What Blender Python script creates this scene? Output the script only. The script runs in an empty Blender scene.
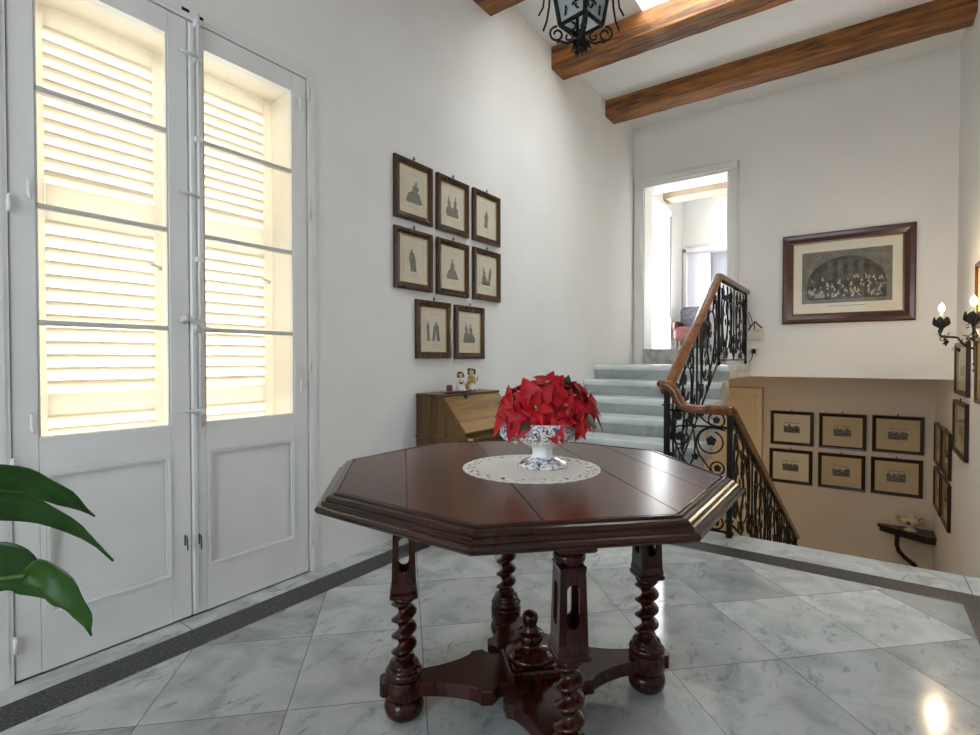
import bpy, math, random
from mathutils import Vector, Matrix
PI = math.pi; R = math.radians
SC = bpy.context.scene; COL = SC.collection
rnd = random.Random(7)

# ------------------------------------------------------------------ mesh kit
class MB:
    def __init__(s): s.v = []; s.f = []; s.sm = []
    def add(s, vs, fs, smooth=False):
        b = len(s.v); s.v += [Vector(p) for p in vs]
        s.f += [tuple(b+i for i in f) for f in fs]; s.sm += [smooth]*len(fs); return s
    def box(s, x0, x1, y0, y1, z0, z1, ch=0.0):
        if ch <= 0:
            s.add([(x0,y0,z0),(x1,y0,z0),(x1,y1,z0),(x0,y1,z0),(x0,y0,z1),(x1,y0,z1),(x1,y1,z1),(x0,y1,z1)],
                  [(0,3,2,1),(4,5,6,7),(0,1,5,4),(1,2,6,5),(2,3,7,6),(3,0,4,7)])
        else:
            c = min(ch, (x1-x0)*.45, (y1-y0)*.45, (z1-z0)*.45)
            def ring(z, k): return [(x0+k,y0+k,z),(x1-k,y0+k,z),(x1-k,y1-k,z),(x0+k,y1-k,z)]
            def oct_(z, k):
                a, b, d, e = x0+k, x1-k, y0+k, y1-k; q = c
                return [(a+q,d,z),(b-q,d,z),(b,d+q,z),(b,e-q,z),(b-q,e,z),(a+q,e,z),(a,e-q,z),(a,d+q,z)]
            s.loft([oct_(z0,c*.7), oct_(z0+c,0), oct_(z1-c,0), oct_(z1,c*.7)], True)
        return s
    def loft(s, rings, cap=True, smooth=False, closed=True):
        n = len(rings[0]); vs = [p for r in rings for p in r]; fs = []
        for i in range(len(rings)-1):
            for j in range(n if closed else n-1):
                k = (j+1) % n; fs.append((i*n+j, i*n+k, (i+1)*n+k, (i+1)*n+j))
        if cap:
            fs.append(tuple(reversed(range(n)))); m = (len(rings)-1)*n
            fs.append(tuple(m+j for j in range(n)))
        return s.add(vs, fs, smooth)
    def lathe(s, prof, c=(0,0,0), n=20, smooth=True, sq=0, rot=0, sx=1, sy=1):
        rings = []
        for r, z in prof:
            r = max(r, 1e-4)
            rings.append([(c[0]+sx*r*math.cos(rot+2*PI*j/n), c[1]+sy*r*math.sin(rot+2*PI*j/n), c[2]+z) for j in range(n)])
        return s.loft(rings, True, smooth)
    def tube(s, pts, r, n=6, taper=None, smooth=True, flat=1.0, up=None):
        pts = [Vector(p) for p in pts]; rings = []; prev = None
        for i, p in enumerate(pts):
            t = (pts[min(i+1, len(pts)-1)] - pts[max(i-1, 0)])
            if t.length < 1e-9: t = Vector((0,0,1))
            t.normalize()
            if up is not None: a = Vector(up)
            elif prev is not None: a = prev
            else: a = Vector((0,0,1)) if abs(t.z) < .9 else Vector((1,0,0))
            b = t.cross(a)
            if b.length < 1e-6: b = t.cross(Vector((.3,1,.2)))
            b.normalize(); a2 = b.cross(t).normalized(); prev = a2
            rr = r if taper is None else r*taper(i/(len(pts)-1))
            rings.append([p + b*rr*math.cos(2*PI*j/n+PI/n) + a2*rr*flat*math.sin(2*PI*j/n+PI/n) for j in range(n)])
        return s.loft(rings, True, smooth)
    def sweep(s, pts, prof, up=(0,0,1), smooth=True):
        """prof: list of (side, up) offsets swept along pts with mitred joints"""
        pts = [Vector(p) for p in pts]; rings = []
        for i, p in enumerate(pts):
            a = (p-pts[i-1]).normalized() if i else None
            b = (pts[i+1]-p).normalized() if i < len(pts)-1 else None
            t = ((a or b)+(b or a)).normalized()
            sd = t.cross(Vector(up)).normalized()
            uu = sd.cross(t).normalized()
            k = 1.0
            if a is not None and b is not None: k = 1/max(.5, t.dot(a))
            hs = Vector((a or b)).cross(Vector(up)).normalized()
            ks = k if abs(sd.dot(hs)) < .999 else 1.0
            ku = k if ks == 1.0 else 1.0
            rings.append([p + sd*q[0]*ks + uu*q[1]*ku for q in prof])
        return s.loft(rings, True, smooth)
    def prism(s, poly, z0, z1, ax='z'):
        def P(a, b, c):
            return (a,b,c) if ax == 'z' else ((c,a,b) if ax == 'x' else (a,c,b))
        r0 = [P(a,b,z0) for a,b in poly]; r1 = [P(a,b,z1) for a,b in poly]
        return s.loft([r0, r1], True)
    def ball(s, c, rx, ry=None, rz=None, n=12, m=8, smooth=True):
        ry = ry or rx; rz = rz or rx
        rings = []
        for i in range(m+1):
            a = -PI/2 + PI*i/m; q = max(math.cos(a), 1e-3)
            rings.append([(c[0]+rx*q*math.cos(2*PI*j/n), c[1]+ry*q*math.sin(2*PI*j/n), c[2]+rz*math.sin(a)) for j in range(n)])
        return s.loft(rings, True, smooth)
    def xf(s, M, start=0):
        for i in range(start, len(s.v)): s.v[i] = M @ s.v[i]
        return s

ROOTM = {}
def build(name, mb, mat, parent=None, label=None, fix=True):
    """parent: world-space builder; vertices are stored relative to the root"""
    me = bpy.data.meshes.new(name)
    M = ROOTM.get(parent.name, Matrix.Identity(4)) if parent else Matrix.Identity(4)
    inv = M.inverted()
    me.from_pydata([inv @ p for p in mb.v], [], mb.f)
    me.polygons.foreach_set('use_smooth', mb.sm)
    me.update()
    if fix:
        import bmesh
        bm = bmesh.new(); bm.from_mesh(me); bmesh.ops.recalc_face_normals(bm, faces=bm.faces); bm.to_mesh(me); bm.free()
    for m in (mat if isinstance(mat, (list, tuple)) else [mat]): me.materials.append(m)
    o = bpy.data.objects.new(name, me); COL.objects.link(o)
    if parent:
        o.parent = parent; ROOTM[o.name] = M
    if label: o['label'] = label
    return o
def tag(o, label, cat, group=None, kind=None):
    o['label'] = label; o['category'] = cat
    if group: o['group'] = group
    if kind: o['kind'] = kind
    return o
def thing(name, label, cat, loc=(0,0,0), rz=0, group=None):
    o = bpy.data.objects.new(name, None); COL.objects.link(o)
    o.location = loc; o.rotation_euler = (0,0,rz); o.empty_display_size = .05
    ROOTM[o.name] = Matrix.Translation(loc) @ Matrix.Rotation(rz, 4, 'Z')
    return tag(o, label, cat, group)
def struct(name, mb, mat):
    o = build(name, mb, mat); o['kind'] = 'structure'; return o
def kids(o): return [c for c in list(bpy.data.objects) if c.parent == o]
def copy_tree(o, parent=None):
    c = o.copy(); COL.objects.link(c)
    if parent: c.parent = parent
    for ch in kids(o): copy_tree(ch, c)
    return c
def place(o, loc, rz=0, label=None, group=None):
    o.location = loc; o.rotation_euler = (0,0,rz)
    if label: o['label'] = label
    if group: o['group'] = group
    return o

# ------------------------------------------------------------------ materials
def newmat(name):
    m = bpy.data.materials.new(name); m.use_nodes = True
    nt = m.node_tree; b = nt.nodes['Principled BSDF']; return m, nt, b
def simple(name, col, rough=.5, metal=0, coat=0, spec=.5, noise=0, nscale=8, bump=0, bscale=60, stretch=(1,1,1), emis=None, es=0):
    m, nt, b = newmat(name)
    b.inputs['Base Color'].default_value = (*col, 1); b.inputs['Roughness'].default_value = rough
    b.inputs['Metallic'].default_value = metal; b.inputs['Coat Weight'].default_value = coat
    b.inputs['Coat Roughness'].default_value = .08; b.inputs['Specular IOR Level'].default_value = spec
    N = nt.nodes; L = nt.links
    if noise or bump:
        tc = N.new('ShaderNodeTexCoord'); mp = N.new('ShaderNodeMapping'); mp.inputs['Scale'].default_value = stretch
        L.new(tc.outputs['Object'], mp.inputs['Vector'])
    if noise:
        n = N.new('ShaderNodeTexNoise'); n.inputs['Scale'].default_value = nscale; n.inputs['Detail'].default_value = 6
        L.new(mp.outputs[0], n.inputs['Vector'])
        r = N.new('ShaderNodeValToRGB'); r.color_ramp.elements[0].position = .3; r.color_ramp.elements[1].position = .7
        r.color_ramp.elements[0].color = (*[c*(1-noise) for c in col], 1); r.color_ramp.elements[1].color = (*[min(1, c*(1+noise)) for c in col], 1)
        L.new(n.outputs['Fac'], r.inputs[0]); L.new(r.outputs[0], b.inputs['Base Color'])
    if bump:
        n2 = N.new('ShaderNodeTexNoise'); n2.inputs['Scale'].default_value = bscale; n2.inputs['Detail'].default_value = 4
        L.new(mp.outputs[0], n2.inputs['Vector'])
        bp = N.new('ShaderNodeBump'); bp.inputs['Strength'].default_value = bump; bp.inputs['Distance'].default_value = .01
        L.new(n2.outputs['Fac'], bp.inputs['Height']); L.new(bp.outputs[0], b.inputs['Normal'])
    if emis:
        b.inputs['Emission Color'].default_value = (*emis, 1); b.inputs['Emission Strength'].default_value = es
    return m
def wood(name, dark, light, rough=.35, coat=.3, axis=0, scale=3.0, bands=9, bump=.15, seams=None, spec=.4):
    """grain runs along axis"""
    m, nt, b = newmat(name); N = nt.nodes; L = nt.links; b.inputs['Specular IOR Level'].default_value = spec
    tc = N.new('ShaderNodeTexCoord'); mp = N.new('ShaderNodeMapping')
    sc = [scale*4]*3; sc[axis] = scale*.35; mp.inputs['Scale'].default_value = sc
    L.new(tc.outputs['Object'], mp.inputs['Vector'])
    n = N.new('ShaderNodeTexNoise'); n.inputs['Scale'].default_value = 1.6; n.inputs['Detail'].default_value = 8; n.inputs['Distortion'].default_value = .8
    L.new(mp.outputs[0], n.inputs['Vector'])
    n3 = N.new('ShaderNodeTexNoise'); n3.inputs['Scale'].default_value = bands; n3.inputs['Detail'].default_value = 4
    L.new(mp.outputs[0], n3.inputs['Vector'])
    mx = N.new('ShaderNodeMath'); mx.operation = 'MULTIPLY_ADD'; mx.inputs[1].default_value = .4
    L.new(n3.outputs['Fac'], mx.inputs[0])
    s = N.new('ShaderNodeMath'); s.operation = 'MULTIPLY'; s.inputs[1].default_value = .65; L.new(n.outputs['Fac'], s.inputs[0])
    L.new(s.outputs[0], mx.inputs[2])
    r = N.new('ShaderNodeValToRGB'); r.color_ramp.elements[0].position = .40; r.color_ramp.elements[1].position = .62
    r.color_ramp.elements[0].color = (*dark, 1); r.color_ramp.elements[1].color = (*light, 1)
    L.new(mx.outputs[0], r.inputs[0]); out = r.outputs[0]
    if seams:
        sx = N.new('ShaderNodeSeparateXYZ'); L.new(tc.outputs['Object'], sx.inputs[0]); acc = None
        for p in seams:
            d = N.new('ShaderNodeMath'); d.operation = 'SUBTRACT'; d.inputs[1].default_value = p; L.new(sx.outputs[0], d.inputs[0])
            a = N.new('ShaderNodeMath'); a.operation = 'ABSOLUTE'; L.new(d.outputs[0], a.inputs[0])
            g = N.new('ShaderNodeMath'); g.operation = 'LESS_THAN'; g.inputs[1].default_value = .0016; L.new(a.outputs[0], g.inputs[0])
            if acc is None: acc = g.outputs[0]
            else:
                q = N.new('ShaderNodeMath'); q.operation = 'MAXIMUM'; L.new(acc, q.inputs[0]); L.new(g.outputs[0], q.inputs[1]); acc = q.outputs[0]
        mc = N.new('ShaderNodeMix'); mc.data_type = 'RGBA'; mc.inputs[7].default_value = (.006,.003,.002,1)
        L.new(acc, mc.inputs[0]); L.new(out, mc.inputs[6]); out = mc.outputs[2]
    L.new(out, b.inputs['Base Color'])
    b.inputs['Roughness'].default_value = rough; b.inputs['Coat Weight'].default_value = coat; b.inputs['Coat Roughness'].default_value = .1
    if bump:
        bp = N.new('ShaderNodeBump'); bp.inputs['Strength'].default_value = bump; bp.inputs['Distance'].default_value = .01
        L.new(mx.outputs[0], bp.inputs['Height']); L.new(bp.outputs[0], b.inputs['Normal'])
    return m
def glassmat(name, refl=.03, tint=(1,1,1)):
    m = bpy.data.materials.new(name); m.use_nodes = True; nt = m.node_tree; N = nt.nodes; L = nt.links
    N.remove(N['Principled BSDF']); out = N['Material Output']
    t = N.new('ShaderNodeBsdfTransparent'); t.inputs[0].default_value = (*tint, 1)
    g = N.new('ShaderNodeBsdfGlossy'); g.inputs['Roughness'].default_value = .02
    lw = N.new('ShaderNodeLayerWeight'); lw.inputs[0].default_value = .5
    pw = N.new('ShaderNodeMath'); pw.operation = 'POWER'; pw.inputs[1].default_value = 5; L.new(lw.outputs['Facing'], pw.inputs[0])
    ma = N.new('ShaderNodeMath'); ma.operation = 'MULTIPLY_ADD'; ma.inputs[1].default_value = .5; ma.inputs[2].default_value = refl; L.new(pw.outputs[0], ma.inputs[0])
    mx = N.new('ShaderNodeMixShader'); L.new(ma.outputs[0], mx.inputs[0]); L.new(t.outputs[0], mx.inputs[1]); L.new(g.outputs[0], mx.inputs[2])
    L.new(mx.outputs[0], out.inputs[0]); return m

PLASTER = simple('plaster', (.80,.79,.765), .8, spec=.2, noise=.025, nscale=2.2, bump=.25, bscale=7)
PLASTER_WARM = simple('plaster_warm_lit', (.74,.66,.56), .85, spec=.15, noise=.03, nscale=2.5, bump=.25, bscale=7)  # same plaster, with warm dim stairwell light mixed into its colour
CEIL = simple('ceiling_plaster', (.78,.77,.75), .85, spec=.1, noise=.02, nscale=2, bump=.15, bscale=5)
DOORW = simple('white_gloss_paint', (.77,.765,.745), .36, spec=.45, noise=.03, nscale=5, bump=.05, bscale=14)
SHUT = simple('cream_paint', (.86,.82,.72), .5, noise=.02, nscale=6)
def translucent(m, col, f):
    nt = m.node_tree; b = nt.nodes['Principled BSDF']; t = nt.nodes.new('ShaderNodeBsdfTranslucent'); t.inputs[0].default_value = (*col, 1)
    mx = nt.nodes.new('ShaderNodeMixShader'); mx.inputs[0].default_value = f
    nt.links.new(b.outputs[0], mx.inputs[1]); nt.links.new(t.outputs[0], mx.inputs[2]); nt.links.new(mx.outputs[0], nt.nodes['Material Output'].inputs[0])
translucent(SHUT, (.92,.87,.78), .26)
STEEL = simple('painted_metal', (.62,.60,.56), .4, metal=.2)
IRON = simple('black_iron', (.009,.009,.009), .5, metal=.3, spec=.35)
IRON2 = simple('aged_iron', (.035,.032,.028), .55, metal=.5)
CREAM = simple('cream_door_paint', (.76,.67,.50), .5, noise=.05, nscale=6, bump=.1, bscale=20)
GLASS = glassmat('clear_glass')
PGLASS = glassmat('picture_glass', .004)

def marble(name, a=(.50,.545,.53), b2=(.30,.34,.335), rough=.14, scale=1.0):
    m, nt, b = newmat(name); N = nt.nodes; L = nt.links
    tc = N.new('ShaderNodeTexCoord')
    n1 = N.new('ShaderNodeTexNoise'); n1.inputs['Scale'].default_value = 3*scale; n1.inputs['Detail'].default_value = 9; n1.inputs['Distortion'].default_value = 1.2
    L.new(tc.outputs['Object'], n1.inputs['Vector'])
    r1 = N.new('ShaderNodeValToRGB'); r1.color_ramp.elements[0].position = .34; r1.color_ramp.elements[0].color = (*b2, 1)
    r1.color_ramp.elements[1].position = .56; r1.color_ramp.elements[1].color = (*a, 1)
    L.new(n1.outputs['Fac'], r1.inputs[0]); L.new(r1.outputs[0], b.inputs['Base Color'])
    b.inputs['Roughness'].default_value = rough
    return m
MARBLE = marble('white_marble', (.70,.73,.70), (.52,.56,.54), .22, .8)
RISER_SHADE = marble('riser_marble_shade', (.45,.48,.465), (.30,.335,.32), .3, .8)  # greyer than the treads: shadow under the nosings put into the colour
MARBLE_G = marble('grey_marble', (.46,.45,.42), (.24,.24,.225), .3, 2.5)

def floormat():
    m, nt, b = newmat('marble_floor_tiles'); N = nt.nodes; L = nt.links
    def math_(op, a, c=None, d=None):
        n = N.new('ShaderNodeMath'); n.operation = op
        for i, q in enumerate((a, c, d)):
            if q is None: continue
            if isinstance(q, (int, float)): n.inputs[i].default_value = q
            else: L.new(q, n.inputs[i])
        return n.outputs[0]
    def mix(f, a, c):
        n = N.new('ShaderNodeMix'); n.data_type = 'RGBA'
        for i, q in ((0, f), (6, a), (7, c)):
            if isinstance(q, (int, float)): n.inputs[i].default_value = q
            elif isinstance(q, tuple): n.inputs[i].default_value = (*q, 1)
            else: L.new(q, n.inputs[i])
        return n.outputs[2]
    geo = N.new('ShaderNodeNewGeometry'); sp = N.new('ShaderNodeSeparateXYZ'); L.new(geo.outputs['Position'], sp.inputs[0])
    X, Y = sp.outputs[0], sp.outputs[1]
    u = math_('DIVIDE', math_('SUBTRACT', math_('ADD', X, Y), 2.045), .648)
    v = math_('DIVIDE', math_('SUBTRACT', math_('SUBTRACT', Y, X), 2.556), .667)
    fu, fv = math_('FLOOR', u), math_('FLOOR', v)
    def edge(t, w):
        f = math_('FRACT', t); return math_('MAXIMUM', math_('LESS_THAN', f, w), math_('GREATER_THAN', f, 1-w))
    grout = math_('MAXIMUM', edge(u, .0032), edge(v, .0032))
    cb = N.new('ShaderNodeCombineXYZ'); L.new(fu, cb.inputs[0]); L.new(fv, cb.inputs[1])
    wn = N.new('ShaderNodeTexWhiteNoise'); wn.noise_dimensions = '2D'; L.new(cb.outputs[0], wn.inputs['Vector'])
    off = N.new('ShaderNodeVectorMath'); off.operation = 'MULTIPLY_ADD'; off.inputs[1].default_value = (9,9,9)
    L.new(wn.outputs['Color'], off.inputs[0]); L.new(geo.outputs['Position'], off.inputs[2])
    # inside mask
    def inside(x0, x1, y1):
        return math_('MULTIPLY', math_('MULTIPLY', math_('GREATER_THAN', X, x0), math_('LESS_THAN', X, x1)), math_('LESS_THAN', Y, y1))
    inner = inside(-2.19, .395, 3.325); outer = inside(-2.35, .555, 3.49)
    band = math_('SUBTRACT', outer, inner)
    n1 = N.new('ShaderNodeTexNoise'); n1.inputs['Scale'].default_value = 4.5; n1.inputs['Detail'].default_value = 10; n1.inputs['Distortion'].default_value = .9
    L.new(off.outputs[0], n1.inputs['Vector'])
    n2 = N.new('ShaderNodeTexNoise'); n2.inputs['Scale'].default_value = 21; n2.inputs['Detail'].default_value = 7; n2.inputs['Roughness'].default_value = .72; n2.inputs['Distortion'].default_value = .5
    nm = N.new('ShaderNodeTexNoise'); nm.inputs['Scale'].default_value = 2.6; nm.inputs['Detail'].default_value = 3; L.new(off.outputs[0], nm.inputs['Vector'])
    am = N.new('ShaderNodeMath'); am.operation = 'MULTIPLY_ADD'; am.inputs[1].default_value = .34; am.inputs[2].default_value = -.17; L.new(nm.outputs['Fac'], am.inputs[0])
    ad = N.new('ShaderNodeMath'); ad.operation = 'ADD'; L.new(n2.outputs['Fac'], ad.inputs[0]); L.new(am.outputs[0], ad.inputs[1])
    mp = N.new('ShaderNodeMapping'); mp.inputs['Scale'].default_value = (1,.45,1); mp.inputs['Rotation'].default_value = (0,0,.6)
    L.new(off.outputs[0], mp.inputs[0]); L.new(mp.outputs[0], n2.inputs['Vector'])
    r1 = N.new('ShaderNodeValToRGB'); e = r1.color_ramp.elements
    e[0].position = .34; e[0].color = (.385,.405,.395,1); e[1].position = .60; e[1].color = (.56,.575,.56,1)
    L.new(n1.outputs['Fac'], r1.inputs[0])
    vein = N.new('ShaderNodeMapRange'); vein.inputs[1].default_value = .555; vein.inputs[2].default_value = .72; vein.inputs[3].default_value = 0; vein.inputs[4].default_value = .72
    L.new(ad.outputs[0], vein.inputs[0])
    base = mix(vein.outputs[0], r1.outputs[0], (.13,.155,.16))
    tone = math_('MULTIPLY_ADD', wn.outputs['Value'], .46, .66)
    tv = math_('MULTIPLY', math_('SUBTRACT', tone, 1.0), inner)
    tv = math_('ADD', tv, 1.0)
    hs = N.new('ShaderNodeHueSaturation'); L.new(base, hs.inputs['Color']); L.new(tv, hs.inputs['Value'])
    col = mix(math_('MULTIPLY', grout, inner), hs.outputs[0], (.12,.12,.115))
    # joints in the white outer border
    jn = math_('MULTIPLY', edge(math_('DIVIDE', math_('ADD', Y, .15), 1.22), .0016), math_('LESS_THAN', X, -2.35))
    jn2 = math_('MULTIPLY', edge(math_('DIVIDE', math_('ADD', X, .9), 1.35), .0016), math_('GREATER_THAN', Y, 3.49))
    col = mix(math_('MAXIMUM', jn, jn2), col, (.15,.15,.14))
    n3 = N.new('ShaderNodeTexNoise'); n3.inputs['Scale'].default_value = 85; n3.inputs['Detail'].default_value = 6; n3.inputs['Roughness'].default_value = .8
    L.new(geo.outputs['Position'], n3.inputs['Vector'])
    r3 = N.new('ShaderNodeValToRGB'); e = r3.color_ramp.elements; e[0].position = .50; e[0].color = (.010,.010,.012,1); e[1].position = .74; e[1].color = (.26,.25,.24,1)
    L.new(n3.outputs['Fac'], r3.inputs[0])
    col = mix(band, col, r3.outputs[0])
    L.new(col, b.inputs['Base Color'])
    rr = N.new('ShaderNodeMapRange'); rr.inputs[3].default_value = .09; rr.inputs[4].default_value = .16; L.new(n1.outputs['Fac'], rr.inputs[0])
    ro = math_('ADD', rr.outputs[0], math_('MULTIPLY', band, .24)); L.new(ro, b.inputs['Roughness']); b.inputs['Specular IOR Level'].default_value = .6
    return m
FLOORM = floormat()

TABLE_TOP = wood('mahogany_top', (.030,.008,.004), (.120,.036,.014), .25, .05, spec=.22, axis=1, scale=1.3, bands=4, bump=.03)
TABLE = wood('mahogany', (.010,.0022,.0014), (.042,.008,.004), .16, .08, spec=.3, axis=2, scale=3, bump=.03)
TABLE_E = wood('mahogany_edge', (.014,.004,.002), (.032,.009,.004), .2, .08, spec=.3, axis=2, scale=.3, bands=2, bump=.0)
BEAM = wood('beam_timber', (.055,.018,.004), (.33,.130,.030), .6, .05, axis=0, scale=1.8, bands=7, bump=.7)
RAIL = wood('handrail_wood', (.105,.030,.006), (.225,.075,.016), .27, .25, axis=1, scale=2, bump=.03)
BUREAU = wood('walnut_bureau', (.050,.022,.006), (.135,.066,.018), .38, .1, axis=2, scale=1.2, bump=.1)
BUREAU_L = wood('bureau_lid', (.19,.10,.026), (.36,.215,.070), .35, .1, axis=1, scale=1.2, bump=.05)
FRAME = wood('frame_wood', (.028,.011,.005), (.062,.025,.011), .26, .2, axis=2, scale=2.5, bands=4, bump=.02)
FRAME_D = wood('dark_frame_wood', (.009,.004,.003), (.022,.009,.005), .3, .15, axis=0, scale=6, bump=.04)
FRAME_R = wood('red_frame_wood', (.035,.008,.004), (.080,.020,.010), .28, .2, axis=0, scale=5, bump=.04)
GOLD = simple('gilt', (.55,.40,.13), .4, metal=.6)
PAPER = simple('aged_paper', (.66,.60,.46), .8, noise=.05, nscale=12)
PAPER_W = simple('mount_paper', (.60,.49,.31), .8, noise=.04, nscale=8)
PAPER_L = simple('light_paper', (.72,.68,.56), .8, noise=.03, nscale=8)
INK = simple('ink_print', (.21,.20,.17), .9, noise=.93, nscale=110)
INK_L = simple('grey_ink', (.20,.19,.16), .9, noise=.25, nscale=18)
INK_M = simple('landscape_ink', (.17,.16,.16), .9, noise=.8, nscale=45)
BRASS_D = simple('dull_metal', (.10,.09,.08), .5, metal=.5)
BRASS = simple('brass', (.5,.33,.12), .3, metal=.9)

# ------------------------------------------------------------------ shell
XL, XR, YB, YE, ZC = -2.47, .72, 6.69, 3.77, 4.17
YR, YLW, ZLO = -2.4, 8.42, -1.98
b = MB(); b.box(XL-.05, XR+.05, YR-.05, YE, -.25, 0, .006); struct('floor', b, FLOORM)
# left wall, with the glazed door opening and the window of the room beyond
b = MB(); T = .40
b.box(XL-T, XL, YR-.2, .47, -2.1, ZC+.1); b.box(XL-T, XL, .47, 1.79, -2.1, 0); b.box(XL-T, XL, .47, 1.79, 2.745, ZC+.1)
b.box(XL-T, XL, 1.79, 7.31, -2.1, ZC+.1); b.box(XL-T, XL, 7.31, 8.2, -2.1, 1.30); b.box(XL-T, XL, 7.31, 8.2, 3.45, ZC+.1); b.box(XL-T, XL, 8.2, 11.2, -2.1, ZC+.1)
struct('wall_left', b, PLASTER)
b = MB(); b.box(XR, XR+.3, YR-.2, 11.2, -2.1, ZC+.1); struct('wall_right', b, PLASTER)
# upper back wall with doorway
b = MB(); dx0, dx1, dz1 = -2.34, -1.325, 3.375
b.box(XL, dx0, YB, YB+.32, .97, ZC+.1); b.box(dx0, dx1, YB, YB+.32, dz1, ZC+.1); b.box(dx1, XR, YB, YB+.32, .97, ZC+.1); b.box(dx0, dx1, YB, YB+.32, .97, 1.12)
struct('wall_back', b, PLASTER)
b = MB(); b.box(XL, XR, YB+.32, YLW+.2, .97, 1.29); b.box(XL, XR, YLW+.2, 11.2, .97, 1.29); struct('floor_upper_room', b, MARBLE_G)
b = MB(); b.box(XL, XR, YLW, YLW+.2, -2.1, .97); struct('wall_lower', b, PLASTER_WARM)
b = MB(); b.box(XL, XR, YE-.22, YE-.02, -2.1, -.25); struct('wall_landing', b, PLASTER_WARM)
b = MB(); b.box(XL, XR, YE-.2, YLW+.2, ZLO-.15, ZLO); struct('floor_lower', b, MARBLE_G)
# rear wall; its unseen window is added to let daylight in
b = MB(); wx0, wx1, wz0, wz1 = -2.05, .05, .75, 3.0
b.box(XL, wx0, YR-.2, YR, 0, ZC+.1); b.box(wx1, XR, YR-.2, YR, 0, ZC+.1); b.box(wx0, wx1, YR-.2, YR, 0, wz0); b.box(wx0, wx1, YR-.2, YR, wz1, ZC+.1)
struct('wall_rear', b, PLASTER)
w = bpy.data.objects.new('window_added', None); COL.objects.link(w); w['kind'] = 'structure'
b = MB()
for x in (wx0, wx0+.99, wx1-.06): b.box(x, x+.06, YR-.14, YR-.08, wz0, wz1)
for z in (wz0, wz0+1.1, wz1-.06): b.box(wx0, wx1, YR-.135, YR-.085, z, z+.06)
build('window_frame', b, DOORW, w)
b = MB(); b.box(wx0, wx1, YR-.114, YR-.108, wz0, wz1); build('window_pane', b, GLASS, w)
# ceiling with skylight shaft
sx0, sx1, sy0, sy1 = -1.58, -.35, 3.50, 4.46
b = MB()
b.box(XL, XR, YR, sy0, ZC, ZC+.2); b.box(XL, XR, sy1, YB, ZC, ZC+.2); b.box(XL, sx0, sy0, sy1, ZC, ZC+.2); b.box(sx1, XR, sy0, sy1, ZC, ZC+.2)
zt = ZC+1.0
b.box(sx0-.08, sx0, sy0-.08, sy1+.08, ZC+.2, zt); b.box(sx1, sx1+.08, sy0-.08, sy1+.08, ZC+.2, zt)
b.box(sx0, sx1, sy0-.08, sy0, ZC+.2, zt); b.box(sx0, sx1, sy1, sy1+.08, ZC+.2, zt)
struct('ceiling', b, CEIL)
b = MB(); b.box(sx0-.08, sx1+.08, sy0-.08, sy1+.08, zt, zt+.01); g = build('window_2', b, GLASS); g['kind'] = 'structure'
# upper room
b = MB(); b.box(XL, -1.98-.42, 8.96, 9.16, 1.29, ZC); b.box(-2.40, -1.72, 8.96, 9.16, 2.93, ZC); b.box(-1.72, XR, 8.96, 9.16, 1.29, ZC); b.box(XL, XR, 11.0, 11.2, 1.29, ZC)
struct('wall_upper_room', b, PLASTER)
b = MB(); b.box(XL, XR, YB+.32, 11.2, ZC, ZC+.2); struct('ceiling_upper_room', b, CEIL)

# ------------------------------------------------------------------ timber beams
def beam(y, z0, label, x0=XL, x1=XR, h=.21, d=.26, mat=BEAM, name='ceiling_beam', grp='timber beams under the ceiling'):
    b = MB(); rr = random.Random(int(y*100)); rings = []
    n = 26
    for i in range(n+1):
        x = x0+(x1-x0)*i/n
        a = [rr.uniform(-.005, .005) for _ in range(8)]; c = .012
        rings.append([(x, y+a[0]+c, z0+a[1]), (x, y+d+a[2]-c, z0+a[1]*.5), (x, y+d+a[2], z0+c), (x, y+d+a[4], z0+h), (x, y+a[6], z0+h), (x, y+a[0], z0+c+abs(a[3]))])
    b.loft(rings, True, False)
    o = build(name, b, mat); tag(o, label, 'beam', grp); return o
beam(5.75, 3.985, 'brown timber ceiling beam nearest the back wall, running over the stairwell')
beam(4.46, 3.955, 'brown timber ceiling beam lit by the skylight, behind the hanging lantern')
beam(3.21, 3.93, 'brown timber ceiling beam with only its left end in view, top of picture')
beam(1.98, 3.94, 'timber ceiling beam above the table that carries the lantern')
beam(.72, 3.94, 'timber ceiling beam above the glazed doors')
beam(-.52, 3.94, 'timber ceiling beam right behind the camera')
beam(7.9, 3.55, 'pale painted beam seen through the upper doorway', mat=simple('pale_beam', (.42,.32,.22), .6, noise=.1), name='painted_beam', grp=None, h=.2)

# ------------------------------------------------------------------ door surround and threshold of the upper doorway
b = MB()
for x0, x1 in ((-2.465, dx0), (dx1, -1.205)):
    b.box(x0, x1, YB-.03, YB+.002, 1.11, 3.48, .006); b.box(x0+.02, x1-.02, YB-.045, YB-.028, 1.11, 3.47, .005)
b.box(-2.465, -1.205, YB-.03, YB+.002, dz1, 3.50, .006); b.box(-2.45, -1.215, YB-.05, YB-.028, dz1+.03, 3.49, .006)
b.box(dx0, dx0+.012, YB, YB+.33, 1.3, dz1); b.box(dx1-.012, dx1, YB, YB+.33, 1.3, dz1)
struct('trim_1', b, DOORW)
b = MB(); b.box(dx0, dx1, YB-.02, YB+.34, 1.11, 1.30, .006); struct('door_threshold', b, MARBLE_G)

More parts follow.
